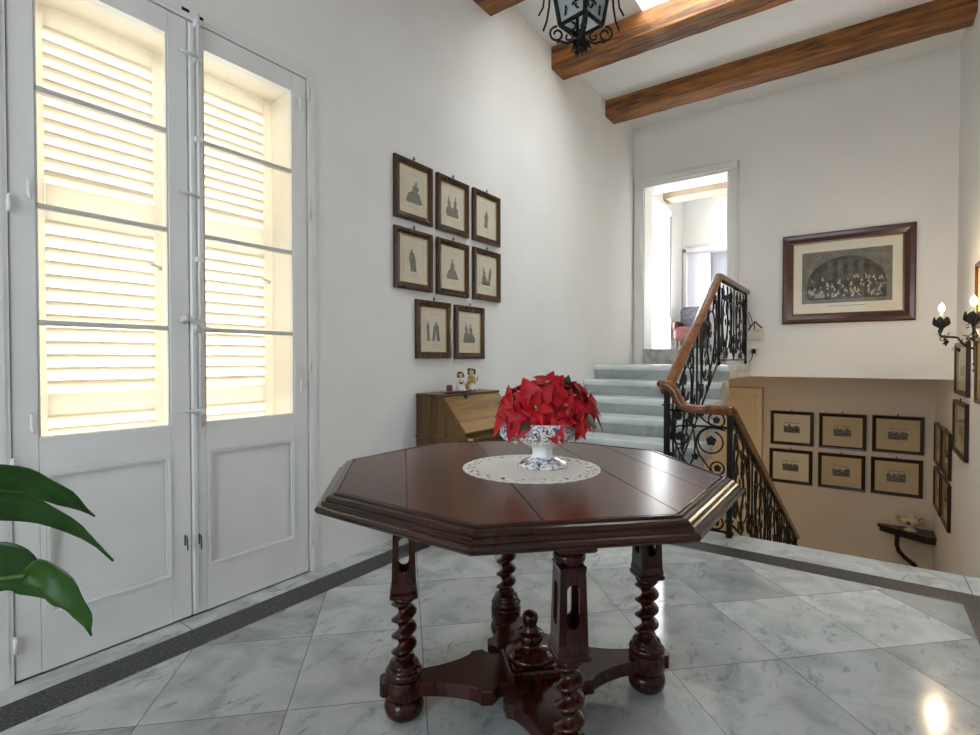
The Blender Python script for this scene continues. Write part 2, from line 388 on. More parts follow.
# ------------------------------------------------------------------ staircases
st = thing('staircase', 'white marble steps with railing going up to the bright doorway', 'staircase', (-1.775, 3.71, 0))
SXR = -1.08; RZ, TR = 1.11/7, .29
for k in range(1, 7):
    y = 3.71+TR*(k-1); z = RZ*k; b = MB()
    r_ = MB(); r_.box(XL+.004, SXR-.01, y+.05, y+TR+.05, max(z-.34, 0.0 if k < 2 else z-.34), z-.062); build('riser', r_, RISER_SHADE, st)
    rings = []
    for (yy, zz) in ((.03,-.062),(.004,-.058),(-.004,-.05),(-.008,-.03),(-.004,-.008),(.006,0),(.03,0)): pass
    prof = [(y+TR+.03, z-.062), (y+.012, z-.062), (y+.002, z-.052), (y-.002, z-.034), (y, z-.012), (y+.008, z-.001), (y+.02, z), (y+TR+.03, z)]
    b.loft([[(XL+.004, p, q) for p, q in prof], [(SXR+.012, p, q) for p, q in prof]], True)
    build('step', b, MARBLE, st)
b = MB(); b.box(XL+.004, SXR, 5.60, YB-.004, .97, 1.05); r_ = MB(); r_.box(XL+.004, SXR-.01, 5.50, 5.59, .80, 1.047); build('riser', r_, RISER_SHADE, st); y = 5.45; z = 1.11
prof = [(YB-.004, z-.062), (y+.012, z-.062), (y+.002, z-.052), (y-.002, z-.034), (y, z-.012), (y+.008, z-.001), (y+.02, z), (YB-.004, z)]
b.loft([[(XL+.004, p, q) for p, q in prof], [(SXR+.012, p, q) for p, q in prof]], True)
build('landing', b, MARBLE, st)
st2 = thing('staircase', 'marble steps going down from the tiled floor to the hall below', 'staircase', (0, YE, -1.98))
for k in range(1, 12):
    b = MB(); y = YE+.33*(k-1); z = -.165*k
    b.box(-.74, XR-.004, y, y+.33, max(ZLO+.002, z-.3), z-.03); b.box(-.74, XR-.004, y-.015 if k > 1 else y+.001, y+.33, z-.03, z, .006)
    build('step', b, MARBLE, st2)

# ------------------------------------------------------------------ glazed double door and shutters
D = bpy.data.objects.new('door_1', None); COL.objects.link(D); D['kind'] = 'structure'; D.location = (XL, 1.127, 0)
ROOTM['door_1'] = Matrix.Translation((XL, 1.127, 0))
y0, ym, y1, zt = .516, 1.127, 1.741, 2.684
b = MB()
b.box(XL-.07, XL+.006, .455, y0-.003, 0, 2.757); b.box(XL-.07, XL+.006, y1+.003, 1.800, 0, 2.757); b.box(XL-.07, XL+.0058, y0-.003, y1+.003, zt+.003, 2.757)
b.box(XL+.004, XL+.009, y1+.018, 1.785, 0, zt+.017); b.box(XL+.004, XL+.009, .46, y0-.016, 0, zt+.017); b.box(XL+.004, XL+.009, .46, 1.785, zt+.018, 2.74)
build('door_frame', b, DOORW, D)
b = MB(); b.box(XL+.005, XL+.0105, 1.100, 1.132, 2.712, 2.726); b.box(XL+.005, XL+.0105, 1.176, 1.192, 2.708, 2.721); build('bolt_slot', b, IRON, D)
b = MB(); b.box(XL-.36, XL-.07, .46, .562, 0, 2.68); b.box(XL-.36, XL-.07, 1.700, 1.795, 0, 2.68); b.box(XL-.36, XL-.07, .46, 1.795, 2.622, 2.75)
b.box(XL-.40, XL-.03, .46, 1.795, -.02, .012)
build('reveal', b, SHUT, D)
zs = (.88, 1.305, 1.735, 2.165, 2.585)
def leaf(a, c, ga, gc, pa, pc):
    X0, X1 = XL-.042, XL
    b = MB(); q = .0025
    b.box(X0, X1, a+q, ga, .006, zt-q, .003); b.box(X0, X1, gc, c-q, .006, zt-q, .003)
    b.box(X0, X1, ga, gc, 2.585, zt-q); b.box(X0, X1, ga, gc, .752, .88); b.box(X0, X1, ga, gc, .006, .207)
    b.box(X0+.01, X1-.014, ga, gc, .207, .752)
    if pa > ga: b.box(X0, X1-.001, ga, pa, .2, .76)
    if pc < gc: b.box(X0, X1-.001, pc, gc, .2, .76)
    o = build('door_leaf', b, DOORW, D)
    m = MB()
    for w_, h_ in ((.022, .003), (.011, .007)):
        m.box(X1-.006, X1+h_-.002, pa, pa+w_, .207, .752); m.box(X1-.006, X1+h_-.002, pc-w_, pc, .207, .752)
        m.box(X1-.006, X1+h_-.002, pa+w_, pc-w_, .207, .207+w_); m.box(X1-.006, X1+h_-.002, pa+w_, pc-w_, .752-w_, .752)
    build('panel_molding', m, DOORW, o)
    m = MB()
    for z in zs[1:-1]: m.box(X0+.008, X1-.004, ga, gc, z-.010, z+.010, .004)
    for i in range(4):
        za, zb = zs[i]+(.01 if i else 0), zs[i+1]-(.01 if i < 3 else 0)
        m.box(X1-.010, X1-.002, ga, ga+.006, za, zb); m.box(X1-.010, X1-.002, gc-.006, gc, za, zb)
    build('glazing_bars', m, STEEL, o)
    for i in range(4):
        m = MB(); za, zb = zs[i]+(.01 if i else 0), zs[i+1]-(.01 if i < 3 else 0); m.box(X0+.018, X0+.021, ga, gc, za, zb); build('glass_pane', m, GLASS, o)
    return o
LL = leaf(y0, ym, .593, 1.043, .610, 1.043)
LR_ = leaf(ym, y1, 1.192, 1.655, 1.200, 1.655)
m = MB(); m.box(XL-.002, XL+.010, 1.131, 1.152, .03, 2.66, .003); build('cover_strip', m, DOORW, LR_)
m = MB(); m.tube([(XL+.020, 1.163, .86), (XL+.020, 1.163, 2.72)], .0075, 8); m.box(XL-.002, XL+.02, 1.150, 1.176, 2.66, 2.70, .004)
for z in (.93, 1.62, 2.16, 2.52): m.box(XL-.001, XL+.028, 1.146, 1.180, z-.012, z+.012, .003)
build('bolt_rod', m, DOORW, LR_)
for z in (.93, 1.62+.28, 2.52):
    m = MB(); m.tube([(XL+.012, 1.085, z+.012), (XL+.03, 1.10, z+.006), (XL+.034, 1.14, z), (XL+.02, 1.165, z-.002)], .006, 6); build('catch', m, STEEL, LL)
m = MB(); m.lathe([(.016,0),(.016,.01),(.008,.012),(.008,.035)], n=10); m.xf(Matrix.Translation((XL, 1.10, 1.345)) @ Matrix.Rotation(PI/2, 4, 'Y'))
m.tube([(XL+.035, 1.10, 1.345), (XL+.045, 1.13, 1.34), (XL+.04, 1.17, 1.31), (XL+.05, 1.195, 1.305)], .009, 8)
m.ball((XL+.04, 1.095, 1.352), .016); m.tube([(XL+.036, 1.135, 1.335), (XL+.04, 1.136, 1.285)], .010, 8)
build('door_handle', m, STEEL, LR_)
for y, zz in ((y1, (.17, 1.33-.2, 2.60, 1.95)), (y0, (.14, .73+.05, 1.72))):
    for z in zz:
        m = MB(); m.tube([(XL+.012, y, z-.028), (XL+.012, y, z+.028)], .0065, 8); m.ball((XL+.012, y, z+.03), .0065, n=8, m=4)
        build('hinge', m, DOORW, LR_ if y > 1.5 else LL)
for y, z in ((1.098, .345), (1.158, .335)):
    m = MB(); m.tube([(XL+.006, y, z+.03), (XL+.02, y, z+.028), (XL+.014, y+.004, z), (XL+.024, y, z-.03)], .003, 5); m.box(XL-.001, XL+.002, y-.004, y+.004, z-.012, z+.035, .001)
    build('hook', m, BRASS_D, LL if y < 1.127 else LR_)
for y, z in ((1.690, 2.52), (1.690, 1.02), (.570, .93), (.570, 1.78)):
    m = MB(); m.tube([(XL+.004, y, z+.04), (XL+.014, y, z+.035), (XL+.012, y, z-.01), (XL+.022, y+.004, z-.03)], .006, 6); build('shutter_hook', m, DOORW, LR_ if y > 1.5 else LL)

def shutter(a, c, la, lc, label, sign):
    X0, X1 = XL-.30, XL-.262
    o = thing('louvered_shutter', label, 'shutter', ((X0+X1)/2, (a+c)/2, 0), 0, 'louvered shutters outside the glazed doors')
    b = MB()
    b.box(X0, X1, a, la, .02, 2.62, .003); b.box(X0, X1, lc, c, .02, 2.62, .003)
    for z0_, z1_ in ((2.53, 2.62), (1.742, 1.893), (.935, 1.026), (.02, .15)): b.box(X0, X1, la, lc, z0_, z1_, .003)
    build('shutter_frame', b, SHUT, o)
    for z0_, z1_ in ((1.893, 2.53), (1.026, 1.742), (.15, .935)):
        b = MB(); n = round((z1_-z0_)/.054); p = (z1_-z0_)/n
        for i in range(n):
            zc = z0_+p*(i+.5); t = .0045
            # inner edge high, outer edge low
            yy = ((X1-.001, zc+.024), (X0+.001, zc-.024))
            nx, nz = .78*t, -.62*t
            pr = [(yy[0][0]+nx*.4, yy[0][1]+t), (yy[0][0], yy[0][1]-t), (yy[1][0], yy[1][1]-t), (yy[1][0], yy[1][1]+t)]
            b.loft([[(x, la, z) for x, z in pr], [(x, lc, z) for x, z in pr]], True)
        build('louver_panel', b, SHUT, o)
    m = MB(); yk = la if sign > 0 else lc
    m.tube([(X1+.006, lc+.02, 1.60), (X1+.03, lc+.0, 1.605), (X1+.035, lc-.03, 1.61)], .006, 6); m.ball((X1+.012, lc+.02, 1.60), .011, n=8, m=5)
    build('latch', m, STEEL, o)
    return o
shutter(.565, 1.129, .684, 1.088, 'cream louvered shutter behind the left glazed door leaf', 1)
shutter(1.133, 1.697, 1.215, 1.645, 'cream louvered shutter behind the right glazed door leaf', -1)

# ------------------------------------------------------------------ pictures
def frame_mesh(w, h, fw, d, lip=.006, back=.0):
    """frame in the local x (width) / z plane, facing -y, back at y=0; mitred profile"""
    prof = [(0, 0), (0, d*.75), (fw*.12, d), (fw*.45, d*.92), (fw*.85, d*.55), (fw, d*.5), (fw, 0)]
    b = MB(); n = len(prof); rings = []
    for (cx, cz) in ((-1,-1), (1,-1), (1,1), (-1,1)):
        rings.append([(cx*(w/2-p), -q, cz*(h/2-p)) for p, q in prof])
    vs = [p for r in rings for p in r]; fs = []
    for i in range(4):
        for j in range(n-1):
            k = (i+1) % 4; fs.append((i*n+j, k*n+j, k*n+j+1, i*n+j+1))
    b.add(vs, fs); return b
def ring_rect(b, w, h, t, y0_, y1_):
    for s in (-1, 1):
        b.box(s*(w/2-t/2)-t/2, s*(w/2-t/2)+t/2, y0_, y1_, -h/2, h/2); b.box(-w/2+t, w/2-t, y0_, y1_, s*(h/2-t/2)-t/2, s*(h/2-t/2)+t/2)
def poly_plate(b, pts, y, t=.0006):
    b.loft([[(x, y, z) for x, z in pts], [(x, y-t, z) for x, z in pts]], True)
def picture(name, w, h, fw, d, fm, pm, ink, art, label, cat, loc, rz, group, hook=True, slip=True):
    o = thing(name, label, cat, (0,0,0), 0, group); o.location = (0,0,0)
    build('frame', frame_mesh(w, h, fw, d), fm, o)
    iw, ih = w-2*fw, h-2*fw; yb = -d*.3
    if slip:
        b = MB(); ring_rect(b, iw+.004, ih+.004, .006, -d*.48, -d*.2); build('gilt_slip', b, GOLD, o)
    b = MB(); b.box(-iw/2-.004, iw/2+.004, yb, yb+.003, -ih/2-.004, ih/2+.004); pp = build('mount', b, pm, o)
    b = MB(); art(b, iw, ih, yb-.0002); build('print', b, ink, pp)
    b = MB(); b.box(-iw/2, iw/2, -d*.44, -d*.42, -ih/2, ih/2); build('glass_pane', b, PGLASS, o)
    if hook:
        b = MB(); b.lathe([(.004,0),(.006,.006),(.004,.012)], (0,-d*.5,h/2+.012), n=8); b.tube([(0,-d*.5,h/2-.004),(0,-d*.5,h/2+.014)], .003, 5)
        b.ball((-.007,-d*.5,h/2+.012), .0045, n=6, m=4); b.ball((.007,-d*.5,h/2+.012), .0045, n=6, m=4); b.ball((0,-d*.5,h/2+.026), .0045, n=6, m=4)
        build('hanger', b, IRON2, o)
    o.location = loc; o.rotation_euler = (0,0,rz); return o

def figure_art(kind):
    def art(b, iw, ih, y):
        rr = random.Random(kind*13+5)
        # thin border line and caption
        for s in (-1, 1): poly_plate(b, [(s*iw*.36-.0006, -ih*.30), (s*iw*.36+.0006, -ih*.30), (s*iw*.36+.0006, ih*.36), (s*iw*.36-.0006, ih*.36)], y, .0002)
        for i in range(9):
            a = -iw*.33+i*iw*.075; poly_plate(b, [(a, ih*.355), (a+iw*.045, ih*.355), (a+iw*.045, ih*.362), (a, ih*.362)], y, .0002)
        for q in range(2):
            for i in range(6):
                a = -iw*.2+i*iw*.07; z = -ih*(.33+.03*q); poly_plate(b, [(a, z), (a+iw*.05, z), (a+iw*.05, z+.0012), (a, z+.0012)], y, .0002)
        n = (1,2,1,1,1,2,3,2)[kind % 8]
        for f in range(n):
            cx = (f-(n-1)/2)*iw*.19 + rr.uniform(-.006,.006); sc = ih*.50*rr.uniform(.9,1.0)/(1 if n < 3 else 1.1); z0_ = -ih*.25
            wd = sc*(.46 if n == 1 else .30)*(rr.uniform(.85,1.15)); lean = rr.uniform(-.03,.03)
            prof = [(.00,1.0),(.03,.98),(.05,.9),(.95,.0)]
            half = [(0,1.0),(.13,.96),(.15,.88),(.09,.82),(.34,.76),(.42,.62),(.30,.53),(.72,.40),(1.0,.22),(1.12,.08),(.95,0)]
            if rr.random() < .35: half = [(0,1.0),(.14,.96),(.13,.86),(.36,.78),(.42,.55),(.36,.40),(.38,.2),(.40,.02),(.5,0)]
            pts = [(cx+wd*p*rr.uniform(.85,1.1)+lean*q, z0_+sc*q) for p, q in half] + [(cx-wd*p*rr.uniform(.85,1.1)+lean*q, z0_+sc*q) for p, q in reversed(half[1:])]
            poly_plate(b, pts, y-.0002*f, .0004)
    return art
def small_land(kind):
    def art(b, iw, ih, y):
        w_, h_ = iw*.44*.5, ih*.36*.5; z0_ = ih*.02
        poly_plate(b, [(-w_, z0_-h_), (w_, z0_-h_), (w_, z0_+h_*.1), (w_*.6, z0_+h_*.5), (w_*.2, z0_+h_*.1), (-w_*.2, z0_+h_*.35), (-w_*.5, z0_+h_*.15), (-w_, z0_+h_*.4)], y, .0005)
        poly_plate(b, [(-w_, z0_+h_*.9), (w_, z0_+h_*.9), (w_, z0_+h_), (-w_, z0_+h_)], y, .0004)
        rr = random.Random(kind)
        for i in range(7):
            a = rr.uniform(-w_*.9, w_*.8); q = rr.uniform(.1,.35)*w_; c = rr.uniform(-.9, .2)*h_
            poly_plate(b, [(a, z0_+c), (a+q, z0_+c), (a+q*.8, z0_+c+h_*.5), (a+q*.3, z0_+c+h_*.7)], y-.0003, .0005)
    return art
labels = ['topmost left framed fashion engraving of a seated lady, upper left of the wall group',
 'framed engraving of two ladies, middle of the top row on the left wall',
 'framed engraving of a single figure, right end of the top row on the left wall',
 'framed engraving of a tall dark figure, left end of the middle row beside the doors',
 'framed engraving of a lady, centre picture of the middle row on the left wall',
 'framed engraving at the right end of the middle row on the left wall',
 'framed engraving of three ladies, bottom row above the bureau, nearer the glazed doors',
 'framed engraving of a couple, bottom row above the bureau, nearer the stairs']
pos = [(2.541,2.288),(2.951,2.285),(3.369,2.290),(2.541,1.832),(2.951,1.832),(3.373,1.836),(2.738,1.374),(3.150,1.371)]
for i, (y, z) in enumerate(pos):
    picture('framed_engraving', .358, .402, .046, .028, FRAME, PAPER, INK, figure_art(i), labels[i], 'picture', (XL+.002, y+.013, z), PI/2, 'costume engravings on the left wall')
labels = ['small landscape print in dark frame, top row beside the cream door', 'small landscape print in dark frame, centre of the top row downstairs',
 'small landscape print in dark frame, top row end nearest the right wall', 'small landscape print in dark frame, bottom row beside the lower stair rail',
 'small landscape print in dark frame, centre of the bottom row downstairs', 'small landscape print in dark frame, bottom row end above the wall shelf']
for i, (x, z) in enumerate([(-.816,.198),(-.228,.198),(.357,.205),(-.826,-.340),(-.236,-.340),(.348,-.336)]):
    picture('framed_landscape_print', .525, .475, .042, .03, FRAME_D, PAPER_W if i not in (0, 3) else PAPER_L, INK_M, small_land(i), labels[i], 'picture', (x, YLW-.002, z), 0, 'landscape prints on the lower back wall')
def big_art(b, iw, ih, y):
    w_, h_ = iw*.415, ih*.365; z0_ = .005
    poly_plate(b, [(-w_, z0_-h_), (w_, z0_-h_), (w_, z0_+h_), (-w_, z0_+h_)], y, .0008)
o = picture('large_framed_engraving', 1.16, .97, .105, .045, FRAME_R, PAPER_L, INK_L, big_art, 'large arched engraving in a wide reddish-brown frame on the upper back wall', 'picture', (0,0,0), 0, None, hook=False, slip=True)
pp = [c for c in kids(o) if c.name.startswith('mount')][0]
rr = random.Random(3); iw, ih = 1.16-.21, .97-.21; w_, h_ = iw*.415, ih*.365; yb = -.045*.3-.0012
b = MB(); N_ = 28
arch = [(-w_*.88, .005-h_*.86), (w_*.88, .005-h_*.86)] + [(w_*.88*math.cos(PI*i/N_), .005-h_*.35+h_*1.12*math.sin(PI*i/N_)) for i in range(N_+1)]
poly_plate(b, arch, yb, .0006)
for i in range(15):
    a = -iw*.16+i*iw*.023; poly_plate(b, [(a, -ih*.405), (a+iw*.016, -ih*.405), (a+iw*.016, -ih*.397), (a, -ih*.397)], yb+.0008, .0004)
build('arched_scene', b, simple('engraving_dark', (.085,.08,.07), .9, noise=.5, nscale=14), pp)
b = MB()
for sx in (-1, 1):
    for q in (.05, .28): poly_plate(b, [(sx*w_*q, -h_*.1), (sx*w_*(q+.12), -h_*.1), (sx*w_*(q+.12), h_*.62), (sx*w_*q, h_*.66)], yb-.0008, .0004)
build('columns', b, simple('engraving_mid', (.13,.125,.11), .9, noise=.3, nscale=30), pp)
b = MB()
for i in range(80):
    side = rr.choice((-1, 1)); a = side*rr.uniform(.02, .82)*w_ ; zz = -h_*.78 + rr.random()**1.6*h_*.75
    s = rr.uniform(.012, .026); ln = rr.uniform(-.02, .02)
    poly_plate(b, [(a-s*.5, zz), (a+s*.6, zz), (a+s*.35+ln, zz+s*1.2), (a+s*.15+ln, zz+s*1.9), (a-s*.1+ln, zz+s*1.9), (a-s*.4+ln*.5, zz+s*1.1)], yb-.001-.00005*i, .0004)
build('print_detail', b, simple('engraving_light', (.36,.34,.29), .9, noise=.7, nscale=55), pp)
place(o, (-.168, YB-.003, 2.042))
# right wall (facing -x): rz = -PI/2
labels = [('dark framed picture on right wall behind the candle sconce, upper one of two', 6.18, 1.083, .70, .47), ('dark framed picture on right wall below the sconce arm, lower one of two', 6.23, .545, .74, .49)]
for i, (lb, y, z, w1, h1) in enumerate(labels):
    picture('framed_print', w1, h1, .045, .03, FRAME_D, PAPER_W, INK_M, small_land(20+i), lb, 'picture', (XR-.002, y, z), -PI/2, 'pictures on the right wall')
for i, (lb, y, z, w1, h1) in enumerate([('framed picture cut by the right picture edge, upper one, beside the candle', 5.16, 1.655, .60, .50), ('framed picture cut by the right picture edge, lower one, beside the sconce plate', 5.13, 1.083, .60, .50)]):
    picture('framed_print', w1, h1, .045, .03, FRAME, PAPER_W, INK_M, small_land(30+i), lb, 'picture', (XR-.002, y, z), -PI/2, 'pictures on the right wall')
for i, (lb, y, z, w1, h1) in enumerate([('small picture low on right wall, upper row, nearer the far corner', 7.88, .18, .60, .47), ('small picture low on right wall, upper row, nearer the stairs top', 7.17, .19, .60, .47),
     ('small picture low on right wall, lower row, nearer the far corner', 7.88, -.345, .60, .47), ('small picture low on right wall, lower row, nearer the stairs top', 7.17, -.33, .60, .47)]):
    picture('framed_landscape_print', w1, h1, .042, .03, FRAME_D, PAPER_W, INK_M, small_land(40+i), lb, 'picture', (XR-.002, y, z), -PI/2, 'four pictures low on the right wall')

# ------------------------------------------------------------------ octagonal table
TC = (-.918, 1.516, 0); TB = thing('octagonal_table', 'large dark octagonal mahogany table on barley-twist legs in the middle of the floor', 'table', TC, R(45))
TM = ROOTM[TB.name]
def T_(b): return b.xf(TM)
def octring(ap, z):
    r = ap/math.cos(PI/8); return [(TOFF[0]+r*math.cos(PI/8+PI/4*k), TOFF[1]+r*math.sin(PI/8+PI/4*k), z) for k in range(8)]
edge = [(.50,.742),(.60,.746),(.626,.747),(.637,.750),(.642,.756),(.643,.762),(.640,.768),(.634,.7705),(.628,.7715),(.626,.774),(.625,.780),(.622,.7825),(.616,.783),(.6155,.789),(.611,.7935),(.604,.7955),(.596,.796),(.5955,.799),(.592,.801),(.588,.801),(.5855,.799),(.585,.796),(.580,.7955),(.5795,.790),(.570,.786),(.565,.775)]
TOFF = (-.020, .012)  # the top sits a little off the centre of the legs (local axes)
b = MB(); b.loft([octring(a, z) for a, z in edge], True); T_(b); build('tabletop_edge', b, TABLE_E, TB)
TOPZ = .7995
cuts = [-1, -.416, -.108, .233, .42, 1]; oc = [(x, y) for x, y, z in octring(.579, 0)]
def clip(poly, c, sgn):
    out = []
    for i in range(len(poly)):
        p, q = poly[i], poly[(i+1) % len(poly)]; fp, fq = sgn*(p[0]-c), sgn*(q[0]-c)
        if fp >= 0: out.append(p)
        if fp*fq < 0: t = fp/(fp-fq); out.append((p[0]+t*(q[0]-p[0]), p[1]+t*(q[1]-p[1])))
    return out
b = MB()
for a, c in zip(cuts[:-1], cuts[1:]):
    pl = clip(clip(oc, a+.0013, 1), c-.0013, -1)
    cx_ = sum(p[0] for p in pl)/len(pl); cy_ = sum(p[1] for p in pl)/len(pl)
    def sh(k, z): return [(cx_+(x-cx_)*k, cy_+(y-cy_)*k, z) for x, y in pl]
    b.loft([sh(1, .778), sh(1, .7985), sh(.997, .7995)], True)
T_(b); build('tabletop', b, TABLE_TOP, TB)
b = MB()
b.box(-.50,.50,-.05,.05,.690,.742,.004); b.box(-.05,.05,-.50,-.05,.690,.742,.004); b.box(-.05,.05,.05,.50,.690,.742,.004); T_(b); build('bearer', b, TABLE, TB)
def slot_plate(b, w0, w1, z0, z1, d0, d1, t, face):
    """pierced face with a round-ended slot; half widths w0 (bottom) w1 (top), at distance d"""
    n = 8; inner = []; sw = .0165
    sz0, sz1 = z0+.035, z1-.035
    for k in range(n+1): a = PI*k/n; inner.append((sw*math.cos(a), sz1-sw+sw*math.sin(a)))
    for k in range(n+1): a = PI+PI*k/n; inner.append((sw*math.cos(a), sz0+sw+sw*math.sin(a)))
    m = len(inner); outer = []
    for x, z in inner:
        zt_ = z1 if z > (z0+z1)/2 else z0
        f = abs(x)/sw; w_ = w1 if zt_ == z1 else w0
        outer.append((math.copysign(w_, x) if f > .7 else x/(.7*sw)*w_, zt_))
    def P(x, z, off):
        d = d0+(d1-d0)*(z-z0)/(z1-z0)-off; c, s_ = math.cos(face*PI/2), math.sin(face*PI/2)
        return (c*d - s_*x, s_*d + c*x, z)
    vs = []
    for off in (0, t):
        vs += [P(x, z, off) for x, z in inner]+[P(x, z, off) for x, z in outer]
    fs = []
    for j in range(m):
        k = (j+1) % m
        fs.append((j, k, m+k, m+j)); fs.append((2*m+j, 3*m+j, 3*m+k, 2*m+k)); fs.append((j, 2*m+j, 2*m+k, k))
    b.add(vs, fs)
def leg(cx, cy, front, ang):
    o = None; C_ = (cx, cy, 0)
    # foot, stretcher block, vase, twist
    b = MB(); b.lathe([(.020,0),(.045,.003),(.060,.018),(.065,.038),(.062,.056),(.050,.068),(.040,.073),(.038,.078)], C_, 28)
    b.lathe([(.060,.076),(.0625,.080),(.0625,.130),(.060,.134)], C_, 28)
    b.lathe([(.052,.132),(.060,.140),(.062,.150),(.055,.160),(.044,.166),(.050,.172),(.046,.180),(.034,.187),(.030,.192)], C_, 28)
    n, m = 96, 18; rings = []
    zt_, zb = .392, .186
    for i in range(n+1):
        z = zb+(zt_-zb)*i/n; ph = 2*PI*(z-zb)/.053; f = min(1, (i+1)/6, (n+1-i)/6)
        ox, oy = .0120*f*math.cos(ph), .0120*f*math.sin(ph)
        rings.append([(cx+ox+.0300*math.cos(2*PI*j/m), cy+oy+.0300*math.sin(2*PI*j/m), z) for j in range(m)])
    b.loft(rings, True, True)
    b.lathe([(.028,.380),(.038,.386),(.040,.393),(.034,.399),(.030,.402)], C_, 24)
    s0 = len(b.v)
    q = MB()
    def sq(r, z): return [(cx+r*sx, cy+r*sy, z) for sx, sy in ((-1,-1),(1,-1),(1,1),(-1,1))]
    q.loft([sq(.038,.398), sq(.044,.402), sq(.045,.414), sq(.041,.418), sq(.042,.426), sq(.039,.444), sq(.039,.452)], True)
    q.loft([sq(.034,.628), sq(.036,.640), sq(.030,.645)], True)
    if True:
        pl = MB()
        for f in range(4): slot_plate(pl, .039, .034, .450, .632, .039, .034, .008, f)
        pl.xf(Matrix.Translation(C_)); q.add(pl.v, pl.f)
    q.lathe([(.030,.640),(.040,.648),(.043,.660),(.040,.672),(.030,.678),(.034,.684),(.040,.692)], C_, 24)
    q.xf(Matrix.Translation(C_) @ Matrix.Rotation(0, 4, 'Z') @ Matrix.Translation((-cx, -cy, 0)))
    b.add(q.v, [])
    base = len(b.v)-len(q.v)
    for f, sm in zip(q.f, q.sm): b.f.append(tuple(base+i for i in f)); b.sm.append(sm)
    # outer ear of the stretcher
    ex, ey = math.cos(ang), math.sin(ang)
    e = MB(); e.loft([[(.03,-.03,z),(.068,-.03,z),(.078,-.018,z),(.078,.018,z),(.068,.03,z),(.03,.03,z)] for z in (.082,.128)], True)
    e.xf(Matrix.Translation(C_) @ Matrix.Rotation(ang, 4, 'Z')); base = len(b.v); b.v += e.v
    for f in e.f: b.f.append(tuple(base+i for i in f)); b.sm.append(False)
    T_(b); build('leg', b, TABLE, TB)
RL = .4245
for a in range(4): leg(RL*math.cos(a*PI/2), RL*math.sin(a*PI/2), a == 3, a*PI/2)
for a in range(4):
    top = []
    pts = [(.0,.085),(.118,.085),(.150,.122),(.185,.118)]
    for i in range(9): t = i/8; pts.append((.195+(.385-.195)*t, .100-.060*math.sin(t*PI/2)**.8))
    poly = pts+[(x, -y) for x, y in reversed(pts)]
    b = MB(); b.loft([[(x, y*.985, .080) for x, y in poly], [(x, y, .084) for x, y in poly], [(x, y, .122) for x, y in poly], [(x, y*.98, .126) for x, y in poly]], True)
    b.xf(Matrix.Rotation(a*PI/2, 4, 'Z')); T_(b); build('stretcher', b, TABLE, TB)
b = MB(); b.box(-.085,.085,-.085,.085,.045,.150,.008); b.box(-.072,.072,-.072,.072,.150,.160,.004)
b.lathe([(.050,.02),(.060,.03),(.055,.045),(.05,.05)], n=24)
b.lathe([(.080,.158),(.084,.166),(.082,.176),(.070,.180),(.066,.186),(.060,.190),(.040,.193),(.034,.200),(.030,.206),(.038,.212),(.046,.222),(.048,.236),(.042,.242),(.030,.243),(.026,.250),(.024,.262),(.021,.268),(.026,.276),(.028,.290),(.025,.302),(.014,.310),(.001,.313)], n=32)
T_(b); build('finial', b, TABLE, TB)

# ------------------------------------------------------------------ doily
b = MB(); nA = 144
radii = [0,.06,.12,.165,.176,.187,.198,.209,.220,.230]
c0 = (-.920, 1.525)
ang = [2*PI*i/nA for i in range(nA)]
vs = [(c0[0], c0[1], TOPZ+.0012)]
for k, r in enumerate(radii[1:]):
    for i, a in enumerate(ang):
        rr_ = r*(1+(.018*abs(math.sin(a*18)) if k == len(radii)-2 else 0)); vs.append((c0[0]+rr_*math.cos(a), c0[1]+rr_*math.sin(a), TOPZ+.0012))
fs = [(0, 1+i, 1+(i+1) % nA) for i in range(nA)]
for k in range(len(radii)-2):
    for i in range(nA):
        hole = (k == 3 and i % 4 == 1) or (k == 5 and i % 3 != 0 and (i//3) % 2 == 0) or (k == 6 and i % 6 in (3,4)) or (k == 4 and i % 8 in (5,6))
        if hole: continue
        j = (i+1) % nA; fs.append((1+k*nA+i, 1+(k+1)*nA+i, 1+(k+1)*nA+j, 1+k*nA+j))
b.add(vs, fs)
LACE = simple('cream_lace', (.82,.79,.73), .9, bump=.3, bscale=250)
o = build('lace_doily', b, LACE); tag(o, 'round cream lace doily on the octagonal table under the bowl', 'doily')
sm = o.modifiers.new('thick', 'SOLIDIFY'); sm.thickness = .0016; sm.offset = 0

